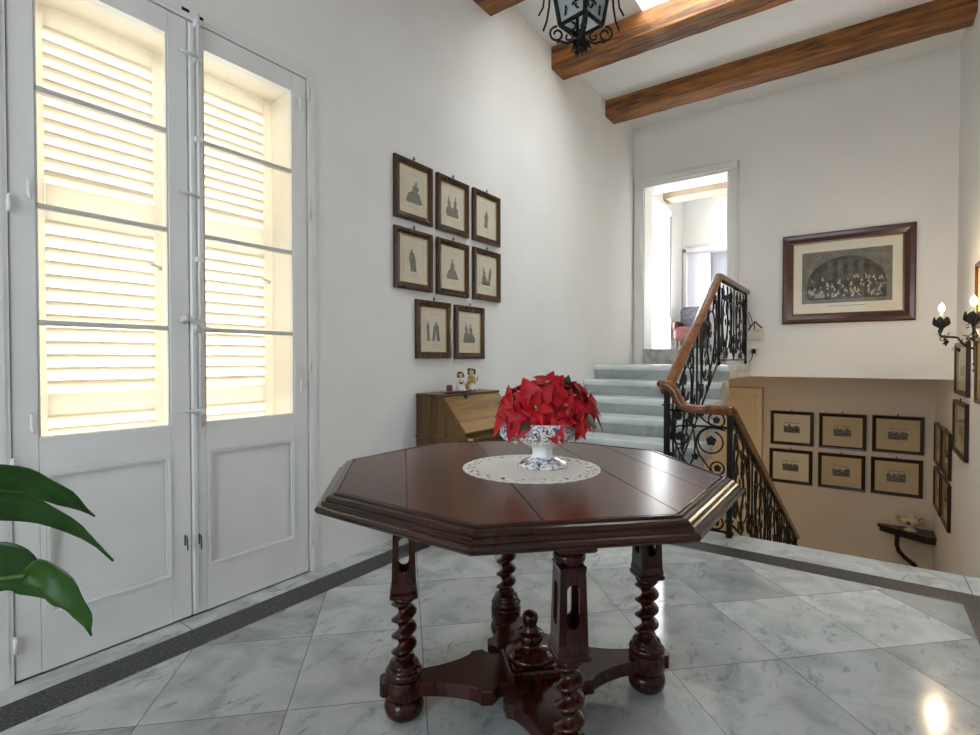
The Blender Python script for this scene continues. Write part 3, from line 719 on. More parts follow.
# ------------------------------------------------------------------ painted bowl
def bowlmat():
    m, nt, b = newmat('painted_majolica'); N = nt.nodes; L = nt.links
    tc = N.new('ShaderNodeTexCoord')
    prev = (.80,.79,.76,1)
    def layer(prev, seed, scale, th, col, sm=.03, st=(1,1,1)):
        mp = N.new('ShaderNodeMapping'); mp.inputs['Location'].default_value = (seed, seed*.7, seed*1.3); mp.inputs['Scale'].default_value = st
        L.new(tc.outputs['Object'], mp.inputs[0]); n = N.new('ShaderNodeTexNoise'); n.inputs['Scale'].default_value = scale; n.inputs['Detail'].default_value = 2.5
        n.inputs['Distortion'].default_value = 1.2
        L.new(mp.outputs[0], n.inputs['Vector']); r = N.new('ShaderNodeMapRange'); r.inputs[1].default_value = th; r.inputs[2].default_value = th+sm
        L.new(n.outputs['Fac'], r.inputs[0]); mx = N.new('ShaderNodeMix'); mx.data_type = 'RGBA'; mx.inputs[7].default_value = col
        L.new(r.outputs[0], mx.inputs[0])
        if isinstance(prev, tuple): mx.inputs[6].default_value = prev
        else: L.new(prev, mx.inputs[6])
        return mx.outputs[2]
    p = layer(prev, 1.3, 38, .55, (.28,.32,.48,1)); p = layer(p, 4.1, 24, .64, (.12,.17,.40,1)); p = layer(p, 7.7, 26, .60, (.42,.22,.08,1))
    p = layer(p, 9.2, 55, .59, (.06,.06,.09,1)); p = layer(p, 12.9, 24, .68, (.62,.45,.10,1))
    sp = N.new('ShaderNodeSeparateXYZ'); L.new(tc.outputs['Object'], sp.inputs[0])
    r = N.new('ShaderNodeValToRGB'); r.color_ramp.interpolation = 'CONSTANT'; e = r.color_ramp.elements
    e[0].position = 0; e[0].color = (1,1,1,1); e[1].position = .034*4; e[1].color = (0,0,0,1); q = r.color_ramp.elements.new(.078*4); q.color = (1,1,1,1)
    mu = N.new('ShaderNodeMath'); mu.operation = 'MULTIPLY'; mu.inputs[1].default_value = 4; L.new(sp.outputs[2], mu.inputs[0]); L.new(mu.outputs[0], r.inputs[0])
    mx = N.new('ShaderNodeMix'); mx.data_type = 'RGBA'; mx.inputs[6].default_value = (.80,.79,.76,1); L.new(r.outputs[0], mx.inputs[0]); L.new(p, mx.inputs[7])
    L.new(mx.outputs[2], b.inputs['Base Color']); b.inputs['Roughness'].default_value = .12; b.inputs['Coat Weight'].default_value = .5
    return m
BM = bowlmat(); BC = (-.898, 1.566, TOPZ+.002)
BO = thing('footed_bowl', 'white footed ceramic bowl painted blue and orange, standing on the lace doily', 'bowl', BC)
b = MB()
prof = [(.080,0),(.085,.003),(.085,.008),(.078,.014),(.062,.022),(.043,.030),(.036,.042),(.035,.056),(.038,.066),(.046,.071),(.068,.082),(.092,.099),(.107,.116),(.113,.132),(.115,.148),(.117,.152),(.113,.154),(.108,.148),(.103,.132),(.09,.112),(.06,.095),(.001,.090)]
rings = []; n = 48
for r, z in prof:
    fl = .035 if z < .06 else max(.008, .035-.4*(z-.06))
    rings.append([(BC[0]+r*(1+fl*math.cos(8*2*PI*j/n))*math.cos(2*PI*j/n), BC[1]+r*(1+fl*math.cos(8*2*PI*j/n))*math.sin(2*PI*j/n), BC[2]+z) for j in range(n)])
b.loft(rings, True, True); build('bowl_body', b, BM, BO)
for s in (0, 1):
    b = MB(); pts = [(.106,.134),(.124,.140),(.136,.130),(.136,.114),(.126,.102),(.112,.096),(.098,.090),(.088,.080)]
    a = R(222) + s*PI
    b.tube([(BC[0]+x*math.cos(a), BC[1]+x*math.sin(a), BC[2]+z) for x, z in pts], .010, 10, taper=lambda t: .7+.6*math.sin(PI*t))
    b.ball((BC[0]+.134*math.cos(a), BC[1]+.134*math.sin(a), BC[2]+.128), .015); build('handle', b, BM, BO)

# ------------------------------------------------------------------ poinsettia
RED = simple('poinsettia_red', (.40,.002,.010), .5, noise=.22, nscale=22, spec=.3)
REDD = simple('poinsettia_red_bud', (.40,.02,.02), .5)
DKG = simple('poinsettia_leaf', (.030,.055,.022), .5, noise=.3, nscale=20)
YEL = simple('poinsettia_yellow', (.30,.20,.03), .5, noise=.7, nscale=80)
def bract(b, base, dirv, nrm, L_, W_, droop, fold=.25, jag=0):
    dirv = Vector(dirv).normalized(); nrm = Vector(nrm); nrm = (nrm-dirv*nrm.dot(dirv)).normalized(); sd = dirv.cross(nrm)
    n = 8; vs = []; fs = []
    for i in range(n+1):
        t = i/n; w = W_*.5*((t/.42)**.8 if t < .42 else (1-(t-.42)/.58)**.85*(1+.35*(t-.42)))
        if i in (0, n): w = .0008
        if jag and i in (3, 4): w *= 1.18
        c = Vector(base)+dirv*(L_*t)-nrm*(droop*L_*t*t)
        c += Vector((0,0,-1))*(.10*L_*t*t)
        for s, k in ((-1,1),(-.5,.45),(0,0),(.5,.45),(1,1)):
            vs.append(c+sd*(w*s)+nrm*(fold*w*k+.03*L_*math.sin(9*t+s*2)*abs(s)*.35))
    for i in range(n):
        for j in range(4): a = i*5+j; fs.append((a, a+1, a+6, a+5))
    b.add(vs, fs, True)
PN = thing('poinsettia_plant', 'red poinsettia plant growing in the painted footed bowl', 'potted plant', (BC[0], BC[1], BC[2]+.09))
cr, cf = Vector((.813,.582,0)), Vector((-.582,.813,0))
def PP(lat, dep, z): v = Vector((BC[0], BC[1], 0))+cr*lat+cf*dep; return Vector((v.x, v.y, z))
heads = [((-.030,-.085,1.010),(-.25,-.9,.30),.098),((.068,-.075,1.010),(.25,-.9,.25),.094),((-.110,-.020,1.010),(-.8,-.45,.25),.096),
         ((.145,-.005,1.025),(.75,-.35,.40),.098),((.015,-.005,1.085),(.0,-.45,.9),.090),((-.065,.045,1.060),(-.4,.1,.9),.092),((.105,.055,1.055),(.5,.2,.8),.090),
         ((.030,-.095,.965),(.0,-.95,-.1),.072),((-.090,-.070,.985),(-.5,-.8,.0),.080),((.120,-.070,.980),(.6,-.8,.0),.070),((.020,-.055,1.045),(.05,-.85,.5),.085)]
b = MB()
b.lathe([(.070,.915),(.088,.925),(.001,.935)], (BC[0],BC[1],0), 20); build('soil', b, simple('soil', (.05,.03,.02), .95), PN)
hr = random.Random(11)
for hp, hn, L_ in heads:
    c = PP(*hp); n_ = (cr*hn[0]+cf*hn[1]+Vector((0,0,hn[2]))).normalized()
    t1 = n_.cross(Vector((0,0,1)));  t1 = t1.normalized() if t1.length > .1 else cr; t2 = n_.cross(t1)
    b = MB()
    for ring, (cnt, sc_, el) in enumerate(((6,1.0,.10),(5,.66,.5))):
        for k in range(cnt):
            a = 2*PI*(k+.5*ring)/cnt+hr.uniform(-.22,.22); d = t1*math.cos(a)+t2*math.sin(a)+n_*(el+hr.uniform(-.12,.15))
            l2 = L_*1.08*sc_*hr.uniform(.80,1.18)
            bract(b, c-n_*.006*(1-ring), d, n_, l2, l2*hr.uniform(.46,.60), hr.uniform(-.05,.34), fold=hr.uniform(.15,.5), jag=hr.random() < .5)
    h = build('flower_head', b, RED, PN, fix=False)
    m = MB()
    for k in range(6):
        a = hr.uniform(0, 6.28); q = hr.uniform(0,.010); m.ball(tuple(c+t1*q*math.cos(a)+t2*q*math.sin(a)+n_*.008), .0038, n=6, m=5)
    build('cyathium', m, YEL, h)
    m = MB(); m.tube([PP(0,0,.93), PP(hp[0]*.5, hp[1]*.5, .96), c-n_*.01], .0035, 6); build('stem', m, DKG, PN)
for lat, dep, z, dl, dd, dz, L_ in ((.075,.02,1.04,.20,-.1,1,.085),(.12,-.05,.99,.6,-.6,-.5,.075),(-.05,-.10,.965,-.5,-.7,-.2,.06),(-.08,.05,1.03,-.6,.4,.6,.07),(.05,-.04,1.02,.1,-.6,.9,.05),(.02,.08,1.03,.1,.9,.4,.09),(-.02,-.03,1.03,-.1,-.5,.9,.05)):
    b = MB(); d = cr*dl+cf*dd+Vector((0,0,dz)); bract(b, PP(lat, dep, z), d, -cf+Vector((0,0,.2)), L_, L_*.5, .1)
    m = b; m.tube([PP(lat*.5, dep*.5, .935), PP(lat, dep, z)], .003, 5); build('leaf', m, DKG, PN, fix=False)

# ------------------------------------------------------------------ bureau against the left wall
bx0, bx1, by0, by1 = XL+.01, -2.04, 2.577, 3.21; btop, blow = .935, .715
BU = thing('writing_bureau', 'small walnut slant-front writing bureau against the left wall below the engravings', 'bureau', (XL+.22, 2.89, 0))
side = [(bx0,0.08),(bx1-.01,.08),(bx1-.01,.665),(bx1,.67),(bx1,.700),(-2.225,.925),(bx0,.925)]
for y in (by0, by1-.018):
    b = MB(); b.prism([(p[0], p[1]) for p in side], y, y+.018, ax='y'); build('side_panel', b, BUREAU, BU)
b = MB(); b.box(bx0, -2.215, by0-.006, by1+.006, .922, .938, .003); build('top', b, BUREAU, BU)
b = MB(); b.box(bx0, bx0+.015, by0+.018, by1-.018, .08, .92); b.box(bx0, bx1-.02, by0+.018, by1-.018, .08, .10); b.box(bx0, bx1-.012, by0+.018, by1-.018, .665, .69); build('carcase', b, BUREAU, BU)
b = MB(); sl = [(-2.222,.922),(-2.036,.703),(-2.050,.692),(-2.236,.910)]
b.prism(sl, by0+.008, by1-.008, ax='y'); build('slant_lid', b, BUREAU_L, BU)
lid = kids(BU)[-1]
b = MB(); b.lathe([(.004,0),(.009,.004),(.005,.014)], n=8); b.xf(Matrix.Translation((-2.21,2.80,.905)) @ Matrix.Rotation(R(40), 4, 'Y')); b.box(-2.224,-2.20,2.786,2.80,.885,.925,.002); build('lock', b, IRON2, lid)
b = MB(); b.box(bx0-.0, bx1+.012, by0-.012, by1+.012, .640, .664, .005); build('waist_molding', b, BUREAU, BU)
for i, (za, zb) in enumerate(((.48,.635),(.30,.47),(.115,.29))):
    b = MB(); b.box(bx1-.03, bx1-.002, by0+.022, by1-.022, za, zb, .004); d = build('drawer', b, BUREAU, BU)
    for yy in (by0+.14, by1-.14):
        b = MB(); b.lathe([(.006,0),(.006,.012),(.014,.018),(.014,.026),(.004,.03)], n=12); b.xf(Matrix.Translation((bx1-.003, yy, (za+zb)/2)) @ Matrix.Rotation(PI/2, 4, 'Y')); build('knob', b, BRASS, d)
for yy in (by0+.025, by1-.025):
    b = MB(); b.tube([(bx1-.03, yy, .66), (bx1+.03, yy, .655)], .010, 8); b.ball((bx1+.035, yy, .655), .011); build('lid_support', b, BRASS, BU)
for xx in (bx0+.03, bx1-.04):
    for yy in (by0+.03, by1-.03):
        b = MB(); b.lathe([(.016,0),(.026,.02),(.026,.045),(.02,.06),(.026,.08)], (xx, yy, 0), 16); build('foot', b, BUREAU, BU)
# things on the bureau
ZB_ = .938
o_ = thing('tray', 'small pale oval dish under the candle and dolls on the bureau', 'dish', (-2.30, 2.78, ZB_))
b = MB(); b.lathe([(.05,0),(.055,.002),(.075,.012),(.078,.014),(.074,.015),(.052,.006),(.001,.005)], (-2.30,2.80,ZB_), 28, sx=.85, sy=1.7); build('dish', b, simple('pale_pewter', (.42,.41,.40), .35, metal=.3), o_)
o_ = thing('candle', 'short dark red candle on the dish at the left end of the bureau', 'candle', (-2.30, 2.735, ZB_+.006))
b = MB(); b.lathe([(.020,0),(.021,.002),(.021,.045),(.018,.048),(.001,.046)], (-2.30,2.735,ZB_+.006), 18); build('wax', b, simple('red_wax', (.10,.008,.015), .4), o_)
b = MB(); b.tube([(-2.30,2.735,ZB_+.05),(-2.30,2.736,ZB_+.064)], .0015, 5); build('wick', b, IRON, o_)
SKIN = simple('doll_face', (.62,.40,.26), .5); HAIR = simple('doll_hair', (.05,.028,.015), .7); DRESS = simple('doll_dress', (.74,.70,.60), .6, noise=.08, nscale=30); DGOLD = simple('doll_gold', (.42,.28,.10), .45, metal=.3)
def doll(x, y, s, lab, basket):
    o = thing('angel_figurine', lab, 'figurine', (x, y, ZB_+.008), R(-42), 'figurines on the bureau'); M = ROOTM[o.name]
    def K(b): return b.xf(M @ Matrix.Scale(s, 4))
    b = MB(); b.lathe([(.034,0),(.038,.003),(.036,.012),(.030,.035),(.022,.058),(.018,.066),(.021,.074),(.019,.082),(.010,.088)], n=20); K(b); build('dress', b, DRESS, o)
    if not basket:
        b = MB(); b.lathe([(.030,.030),(.0245,.055),(.0195,.066),(.0225,.074),(.019,.084),(.012,.088)], n=20, sy=1.03); K(b); build('bodice', b, DGOLD, o)
    b = MB(); b.ball((0,0,.105), .019, .018, .021); b.ball((.018,0,.104), .003, n=6, m=4); K(b); hd = build('head', b, SKIN, o)
    b = MB()
    for i in range(26):
        a = rnd.uniform(R(60), R(300)); q = rnd.uniform(-.012, .02); b.ball((.017*math.cos(a), .019*math.sin(a), .108+q), .0075, n=6, m=4)
    for i in range(6): b.ball((rnd.uniform(-.012,.008), rnd.uniform(-.014,.014), .125), .008, n=6, m=4)
    K(b); build('hair', b, HAIR, hd)
    for sg in (-1, 1):
        b = MB(); b.tube([(.0,sg*.020,.076),(.012,sg*.026,.062),(.028,sg*.010,.058)], .0065, 7); b.ball((.030,sg*.006,.058), .0055, n=8, m=5); K(b); build('arm', b, DRESS, o)
    for sg in (-1, 1):
        b = MB(); b.ball((.028,sg*.012,.004), .011, .008, .006, n=8, m=5); K(b); build('foot', b, HAIR, o)
    b = MB()
    if basket: b.lathe([(.010,0),(.015,.01),(.013,.012),(.001,.009)], (.034,0,.050), 12); b.tube([(.034,-.014,.06),(.034,-.01,.074),(.034,.01,.074),(.034,.014,.06)], .0018, 5)
    else: b.box(.028,.036,-.018,.018,.050,.066,.002); b.ball((.03,-.03,.03), .016, .012, .02, n=8, m=6); b.ball((.03,.03,.07), .008, .006, .016, n=8, m=6)
    K(b); build('held_object', b, DGOLD if not basket else IRON2, o); return o
doll(-2.30, 2.855, 1.02, 'small angel doll in white dress holding a dark basket, nearer the red candle', True)
doll(-2.295, 2.975, 1.18, 'taller angel doll with golden book on the bureau, farther from the candle', False)

# ------------------------------------------------------------------ stair railing
RG = thing('stair_railing', 'black wrought-iron vine railing with polished wooden handrail beside the stairs', 'railing', (-1.12, 3.71, 0))
NX, RY, PX = -1.12, 3.68, -.708
hw = [(.030*math.cos(a)*1.0, .022*math.sin(a)) for a in [2*PI*i/12 for i in range(12)]]
hw = [(-.037,-.014),(-.030,-.030),(.030,-.030),(.037,-.014),(.038,.004),(.032,.020),(.014,.028),(-.014,.028),(-.032,.020),(-.038,.004)]
S1 = (1.963-.99)/(5.26-3.71)
b = MB(); zc = -.014
b.sweep([(NX, 3.66, .985+zc-.02), (NX, 3.74, 1.00+zc), (NX, 5.26, 1.963+zc), (NX, 5.30, 1.966+zc), (NX, YB+.0, 1.963+zc)], hw); build('handrail', b, RAIL, RG)
b = MB()
pts = [(NX-.030, RY-.01, 1.01+zc), (NX-.005, RY, 1.012+zc), (NX+.035, RY, .992+zc), (NX+.064, RY, .955+zc), (NX+.082, RY, .905+zc), (NX+.105, RY, .870+zc), (NX+.140, RY, .852+zc), (NX+.190, RY, .848+zc), (PX+.0, RY, .848+zc)]
b.sweep(pts, hw); b.ball((NX-.030, RY-.01, 1.01+zc), .036, .036, .030, n=14); b.ball((NX+.005, RY, 1.005+zc), .040, .040, .032, n=14); build('handrail', b, RAIL, RG)
S2 = -.472
b = MB(); yl = 7.95
b.sweep([(PX, RY-.03, .848+zc), (PX, RY+.02, .845+zc), (PX, yl, .848+zc+S2*(yl-RY)), (PX+.0, yl+.05, .85+zc+S2*(yl-RY)-.015)], hw); b.ball((PX, yl+.05, .84+zc+S2*(yl-RY)-.015), .03); build('handrail', b, RAIL, RG)
def post(x, y, z0, z1, w, cap=True):
    b = MB(); b.box(x-w/2, x+w/2, y-w/2, y+w/2, z0, z1, .002)
    for z in (z0+.02, z0+.10, z1-.12): b.box(x-w*.75, x+w*.75, y-w*.75, y+w*.75, z, z+.012, .002)
    build('newel_post', b, IRON, RG)
post(NX+.005, RY, 0, .965, .036); post(PX, RY, 0, .83, .032); post(NX, 5.28, 1.11, 1.95, .026); post(NX, YB-.03, 1.11, 1.95, .022)
ylp = 7.9; post(PX, ylp, ZLO, .83+S2*(ylp-RY), .03)
# flower prototype meshes
def flower_mesh(r, nrm):
    b = MB()
    for side in (-1, 1):
        for k in range(5):
            a = 2*PI*k/5+.3; pts = []
            for i in range(9):
                t = 2*PI*i/9; pts.append((r*.52*math.cos(a)+r*.44*math.cos(t), r*.52*math.sin(a)+r*.44*math.sin(t)))
            b.loft([[(p, .0, q) for p, q in pts], [(p*.96, side*.006, q*.96) for p, q in pts]], True)
    b.ball((0,0,0), r*.28, .011, r*.28, n=8, m=5)
    if nrm == 'x': b.xf(Matrix.Rotation(PI/2, 4, 'Z'))
    me = bpy.data.meshes.new('iron_flower'); me.from_pydata(b.v, [], b.f); me.materials.append(IRON); me.update(); return me
FM = {('x', s): flower_mesh(r, 'x') for s, r in (('l', .042), ('s', .030))}
FM.update({('y', s): flower_mesh(r, 'y') for s, r in (('l', .036), ('s', .026))})
def spiral(c, r0, r1, a0, a1, n=18): return [(c[0]+(r0+(r1-r0)*i/n)*math.cos(a0+(a1-a0)*i/n), c[1]+(r0+(r1-r0)*i/n)*math.sin(a0+(a1-a0)*i/n)) for i in range(n+1)]
def bez(p0, p1, p2, p3, n=12): return [tuple((1-t)**3*p0[k]+3*(1-t)**2*t*p1[k]+3*(1-t)*t*t*p2[k]+t**3*p3[k] for k in (0, 1)) for t in [i/n for i in range(n+1)]]
def iron_panel(P, nrm, curves, flowers, leaves, rb=.0065, bars=()):
    b = MB()
    for c in curves: b.tube([P(*p) for p in c], rb, 5)
    for c in bars: b.tube([P(*p) for p in c], .009, 4)
    ax = Vector((1,0,0)) if nrm == 'x' else Vector((0,1,0))
    for (u, v, a, s) in leaves:
        pts = [(0,0),(.35,.30),(.55,.26),(.60,.42),(.85,.20),(1,0),(.85,-.20),(.60,-.42),(.55,-.26),(.35,-.30)]
        q = [P(u+s*(x*math.cos(a)-y*math.sin(a)), v+s*(x*math.sin(a)+y*math.cos(a))) for x, y in pts]
        b.loft([[p-ax*.003 for p in q], [p+ax*.003 for p in q]], True)
    pn = build('scroll_panel', b, IRON, RG)
    for i, (u, v, s) in enumerate(flowers):
        f = bpy.data.objects.new('iron_flower', FM[(nrm, s)]); COL.objects.link(f); f.parent = pn
        f.location = P(u, v)-Vector(RG.location); f.rotation_euler = (0,0,0)
    return pn
# landing panel
W = PX-NX
def PL(u, v): return Vector((NX+u, RY, v))
circ = lambda c, r: spiral(c, r, r, 0, 2*PI, 20)
cv = [circ((.329,.765), .050), spiral((.297,.620), .088, .070, R(100), R(430)), circ((.337,.446), .042), spiral((.297,.262), .088, .070, R(-100), R(-430)), circ((.329,.085), .045),
      spiral((.100,.640), .075, .045, R(60), R(400)), spiral((.085,.785), .04, .03, 0, R(300), 12), spiral((.100,.250), .078, .05, R(-60), R(-400)), circ((.085,.09), .045),
      bez((.02,.80),(.05,.55),(.10,.50),(.16,.44)), bez((.385,.70),(.20,.76),(.16,.60),(.24,.50)), bez((.24,.50),(.30,.42),(.30,.40),(.38,.36)), bez((.16,.44),(.22,.36),(.20,.20),(.38,.16)),
      bez((.02,.06),(.05,.35),(.14,.36),(.19,.52)), bez((.19,.52),(.20,.62),(.19,.68),(.15,.81)), bez((.02,.42),(.08,.46),(.12,.40),(.14,.36)), bez((.20,.81),(.24,.78),(.25,.72),(.39,.72))]
fl = [(.329,.765,'s'),(.297,.625,'l'),(.337,.446,'s'),(.297,.262,'l'),(.329,.085,'s'),(.094,.640,'l'),(.080,.780,'l'),(.100,.250,'l'),(.085,.090,'s'),(.195,.510,'s')]
lv = [(.14,.44,2.4,.05),(.20,.70,2.2,.04),(.22,.78,.8,.04),(.16,.36,.4,.045),(.05,.50,2.8,.05),(.05,.34,.2,.045),(.13,.72,1.2,.05),(.20,.40,4.5,.05),(.36,.36,-.5,.04),(.24,.17,1.2,.04),(.05,.70,1.6,.05),(.06,.16,1.2,.05)]
iron_panel(PL, 'y', cv, fl, lv, .0062, bars=[[(.02,.03),(W,.03)], [(.13,.718),(W,.718)], [(.02,.815),(W,.815)]])
def motif(u0, w, h, k):
    """one bay of scrolling vine; returns curves, flowers, leaves"""
    def q(a, c): a = (1-a) if k % 2 else a; return (u0+w*a, h*c)
    cv = []; 
    def add(pts): cv.append([q(*p) for p in pts])
    asp = w/h
    def sp(c, r0, r1, a0, a1): add([(c[0]+(p[0]-c[0])/asp, p[1]) for p in spiral(c, r0, r1, R(a0), R(a1))])
    add([(.5+.30*math.cos(2*PI*i/28), .50+.36*math.sin(2*PI*i/28)) for i in range(29)])
    add(bez((.02,.05),(.35,.30),(-.05,.60),(.25,.97))); add(bez((.98,.05),(.62,.35),(1.05,.62),(.75,.97)))
    add(bez((.5,.03),(.30,.25),(.70,.42),(.5,.64))); add(bez((.5,.64),(.40,.78),(.62,.86),(.5,.97)))
    sp((.20,.86), .085, .03, -60, 300); sp((.80,.86), .085, .03, 240, -120); sp((.18,.16), .08, .03, 60, -300); sp((.82,.16), .08, .03, 120, 480)
    fl = [q(.5,.64)+('l',), q(.20,.86)+('s',), q(.82,.17)+('s',), q(.12,.50)+('l',), q(.5,.30)+('s',), q(.80,.72)+('s',)]
    lr = random.Random(k+3); lv = []
    for (a, c) in ((.30,.75),(.70,.80),(.28,.30),(.72,.30),(.40,.45),(.60,.50),(.15,.65),(.88,.62),(.40,.12),(.60,.10),(.45,.85),(.57,.78),(.25,.50),(.75,.48),(.10,.30),(.92,.34),(.50,.20),(.34,.58),(.66,.40),(.12,.80),(.85,.28),(.5,.74)):
        x, y = q(a, c); lv.append((x, y, lr.uniform(0, 6.28), lr.uniform(.065, .10)))
    return cv, fl, lv
def bays(x, y0_, y1_, z0_, slope, h, n):
    L_ = (y1_-y0_)/n
    for i in range(n):
        def P(u, v, i=i): y = y0_+u; return Vector((x, y, z0_+slope*u+v))
        cv, fl, lv = motif(L_*i+.01, L_-.02, h, i)
        a, c = L_*i, L_*(i+1)
        br = [[(a, 0), (c, 0)], [(a, h), (c, h)]]
        if i: br.append([(a, 0), (a, h)])
        iron_panel(P, 'x', cv, fl, lv, .008, bars=br)
bays(NX, RY+.035, 5.28, .185, S1-.005, .755, 2)
bays(NX, 5.30, YB-.04, 1.16, 0, .755, 2)
bays(PX, RY+.02, ylp, .09, S2, .70, 5)

# ------------------------------------------------------------------ hanging lantern
LX, LY = -1.016, 2.10; LTZ = 3.94
LN = thing('hanging_lantern', 'black wrought-iron glazed lantern with scrolls hanging from the beams', 'lantern', (LX, LY, 3.2))
ca = R(35.6)
def corner(k, r, z): a = ca+PI/2*k - PI/2; return Vector((LX+r*math.cos(a), LY+r*math.sin(a), z))
lev = [(.092,2.625),(.112,2.735),(.140,3.06)]
b = MB()
for k in range(4):
    b.tube([corner(k, r, z) for r, z in lev], .011, 6)
    for r, z in lev: b.tube([corner(k, r, z), corner(k+1, r, z)], .009, 5)
    b.tube([corner(k, .092, 2.625), corner(k, .02, 2.59)], .007, 5)
    b.tube([corner(k, .140, 3.06), corner(k, .05, 3.22), corner(k, .02, 3.26)], .009, 5)
b.lathe([(.02,3.24),(.03,3.27),(.02,3.30),(.008,3.33)], (LX, LY, 0), 12); build('lantern_frame', b, IRON, LN)
b = MB()
for k in range(4):
    for (r0, z0_), (r1, z1_) in zip(lev[:-1], lev[1:]):
        b.add([corner(k, r0, z0_), corner(k+1, r0, z0_), corner(k+1, r1, z1_), corner(k, r1, z1_)], [(0,1,2,3)])
FG = simple('frosted_glass', (.50,.56,.56), .5)
translucent(FG, (.62,.70,.70), .6)
build('glass_panes', b, FG, LN, fix=False)
b = MB()
for k in range(4):
    a = ca+PI/2*k-PI/2; d = Vector((math.cos(a), math.sin(a), 0)); c = Vector((LX, LY, 0))
    f = lambda pts: [c+d*r+Vector((0,0,z)) for r, z in pts]
    b.tube(f([(.125,3.0),(.150,2.9),(.135,2.78),(.140,2.70),(.150,2.64),(.165,2.60)]), .005, 5)
    b.tube(f([(.112,2.735),(.150,2.745)]), .005, 5); b.tube(f([(.15,3.02),(.172,2.90),(.156,2.78),(.166,2.70),(.185,2.665)]), .0045, 5)
    b.tube(f(spiral((.105,2.585), .035, .012, R(90), R(-360), 16)), .005, 5); b.tube(f(spiral((.055,2.575), .022, .008, R(90), R(420), 14)), .0045, 5)
    b.tube(f([(.02,2.56),(.06,2.545),(.09,2.555),(.105,2.55)]), .005, 5)
    t = Vector((-d.y, d.x, 0))
    for s in (-1, 1):
        m_ = (corner(k, .10, 2.665)+corner(k+s, .10, 2.665))/2*.55+corner(k, .10, 2.665)*.45
        b.tube([m_+t*s*p+Vector((0,0,q)) for p, q in spiral((0,0), .022, .007, 0, R(400), 14)], .0045, 5)
build('scrollwork', b, IRON, LN)
b = MB()
for lay, (n_, r_, z_) in enumerate(((8,.050,2.555),(8,.036,2.535),(6,.02,2.52))):
    for k in range(n_):
        a = 2*PI*k/n_+lay*.3; d = Vector((math.cos(a), math.sin(a), 0)); bract(b, Vector((LX, LY, z_)), d, (0,0,1), r_, r_*.7, .5)
b.ball((LX, LY, 2.53), .018); b.lathe([(.018,2.54),(.022,2.56),(.012,2.59),(.018,2.60)], (LX, LY, 0), 10)
build('rosette', b, IRON, LN, fix=False)
b = MB()
for i in range(14):
    z = 3.34+.045*i; pts = [(.014*math.cos(a), .024*math.sin(a)) for a in [2*PI*j/10 for j in range(11)]]
    b.tube([(LX+(p if i % 2 else 0), LY+(0 if i % 2 else p), z+q) for p, q in pts], .003, 4)
build('chain', b, IRON, LN)

# ------------------------------------------------------------------ candle sconce
SB = Vector((XR, 5.53, 1.26)); SN = thing('candle_sconce', 'wrought-iron wall sconce with leafy arms and lit candle bulbs on the right wall', 'wall sconce', SB)
b = MB(); b.box(XR-.012, XR-.001, 5.51, 5.55, 1.15, 1.36, .003); b.tube([(XR-.012,5.53,1.05),(XR-.02,5.53,1.2),(XR-.02,5.53,1.36),(XR-.012,5.53,1.51)], .006, 6)
for z in (1.08,1.13,1.42,1.47): b.ball((XR-.018,5.53,z), .012, n=8, m=5)
build('wall_plate', b, IRON2, SN)
FLAME = simple('lit_bulb', (1,.8,.5), .3, emis=(1,.72,.38), es=22); WAX = simple('candle_sleeve', (.80,.74,.58), .5)
lr = random.Random(5)
for tip in (Vector((.490,5.385,1.385)), Vector((.612,4.870,1.385))):
    a0 = Vector((XR-.02,5.53,1.25)); mid = (a0+tip)/2
    d = (tip-a0); d.z = 0; d.normalize(); b = MB()
    pts = [a0, a0+Vector((-.05,-.008,.02)), a0+d*.05+Vector((-.04,0,.055)), mid+Vector((0,0,.02)), tip-d*.03+Vector((0,0,-.04)), tip+d*.01+Vector((0,0,-.035)), tip+Vector((0,0,.02))]
    b.tube(pts, .0085, 6)
    cc = tip-d*.005+Vector((0,0,-.055)); b.tube([cc+d*p+Vector((0,0,q)) for p, q in spiral((0,0), .026, .008, R(90), R(480), 16)], .004, 5)
    L_ = (tip-a0).length
    for i in range(16):
        t = lr.uniform(.25, 1); p = a0.lerp(tip, t)+Vector((-.055*(1-t),0,lr.choice((-.045,-.03,.02,.035)))); dv = Vector((lr.uniform(-1,1), lr.uniform(-1,1), lr.uniform(-.8,1)))
        bract(b, p, dv, (0,0,1) if abs(dv.z) < .7 else (1,0,0), .050, .032, .2)
    bract(b, tip+d*.0+Vector((0,0,-.03)), d+Vector((0,0,.3)), (0,0,1), .085, .018, .1)
    ar = build('arm', b, IRON2, SN, fix=False)
    b = MB(); b.lathe([(.008,-.0),(.014,.02),(.022,.05),(.024,.07)], tuple(tip), 12)
    for k in range(7):
        a = 2*PI*k/7; bract(b, tip+Vector((.014*math.cos(a), .014*math.sin(a), .025)), (math.cos(a)*.65, math.sin(a)*.65, 1), (math.cos(a), math.sin(a), -.3), .105, .075, .25)
    build('leaf_cup', b, IRON2, ar, fix=False)
    b = MB(); b.lathe([(.012,.06),(.012,.150),(.006,.153)], tuple(tip), 14); build('candle_tube', b, WAX, ar)
    b = MB(); b.lathe([(.006,.153),(.015,.163),(.020,.180),(.016,.200),(.006,.216),(.001,.224)], tuple(tip), 12); build('bulb', b, FLAME, ar)
    l = bpy.data.lights.new('candle_light', 'POINT'); l.energy = 10.0; l.color = (1,.76,.50); l.shadow_soft_size = .03
    lo = bpy.data.objects.new('candle_light', l); lo.location = tip+Vector((-.0,-.0,.275)); COL.objects.link(lo)

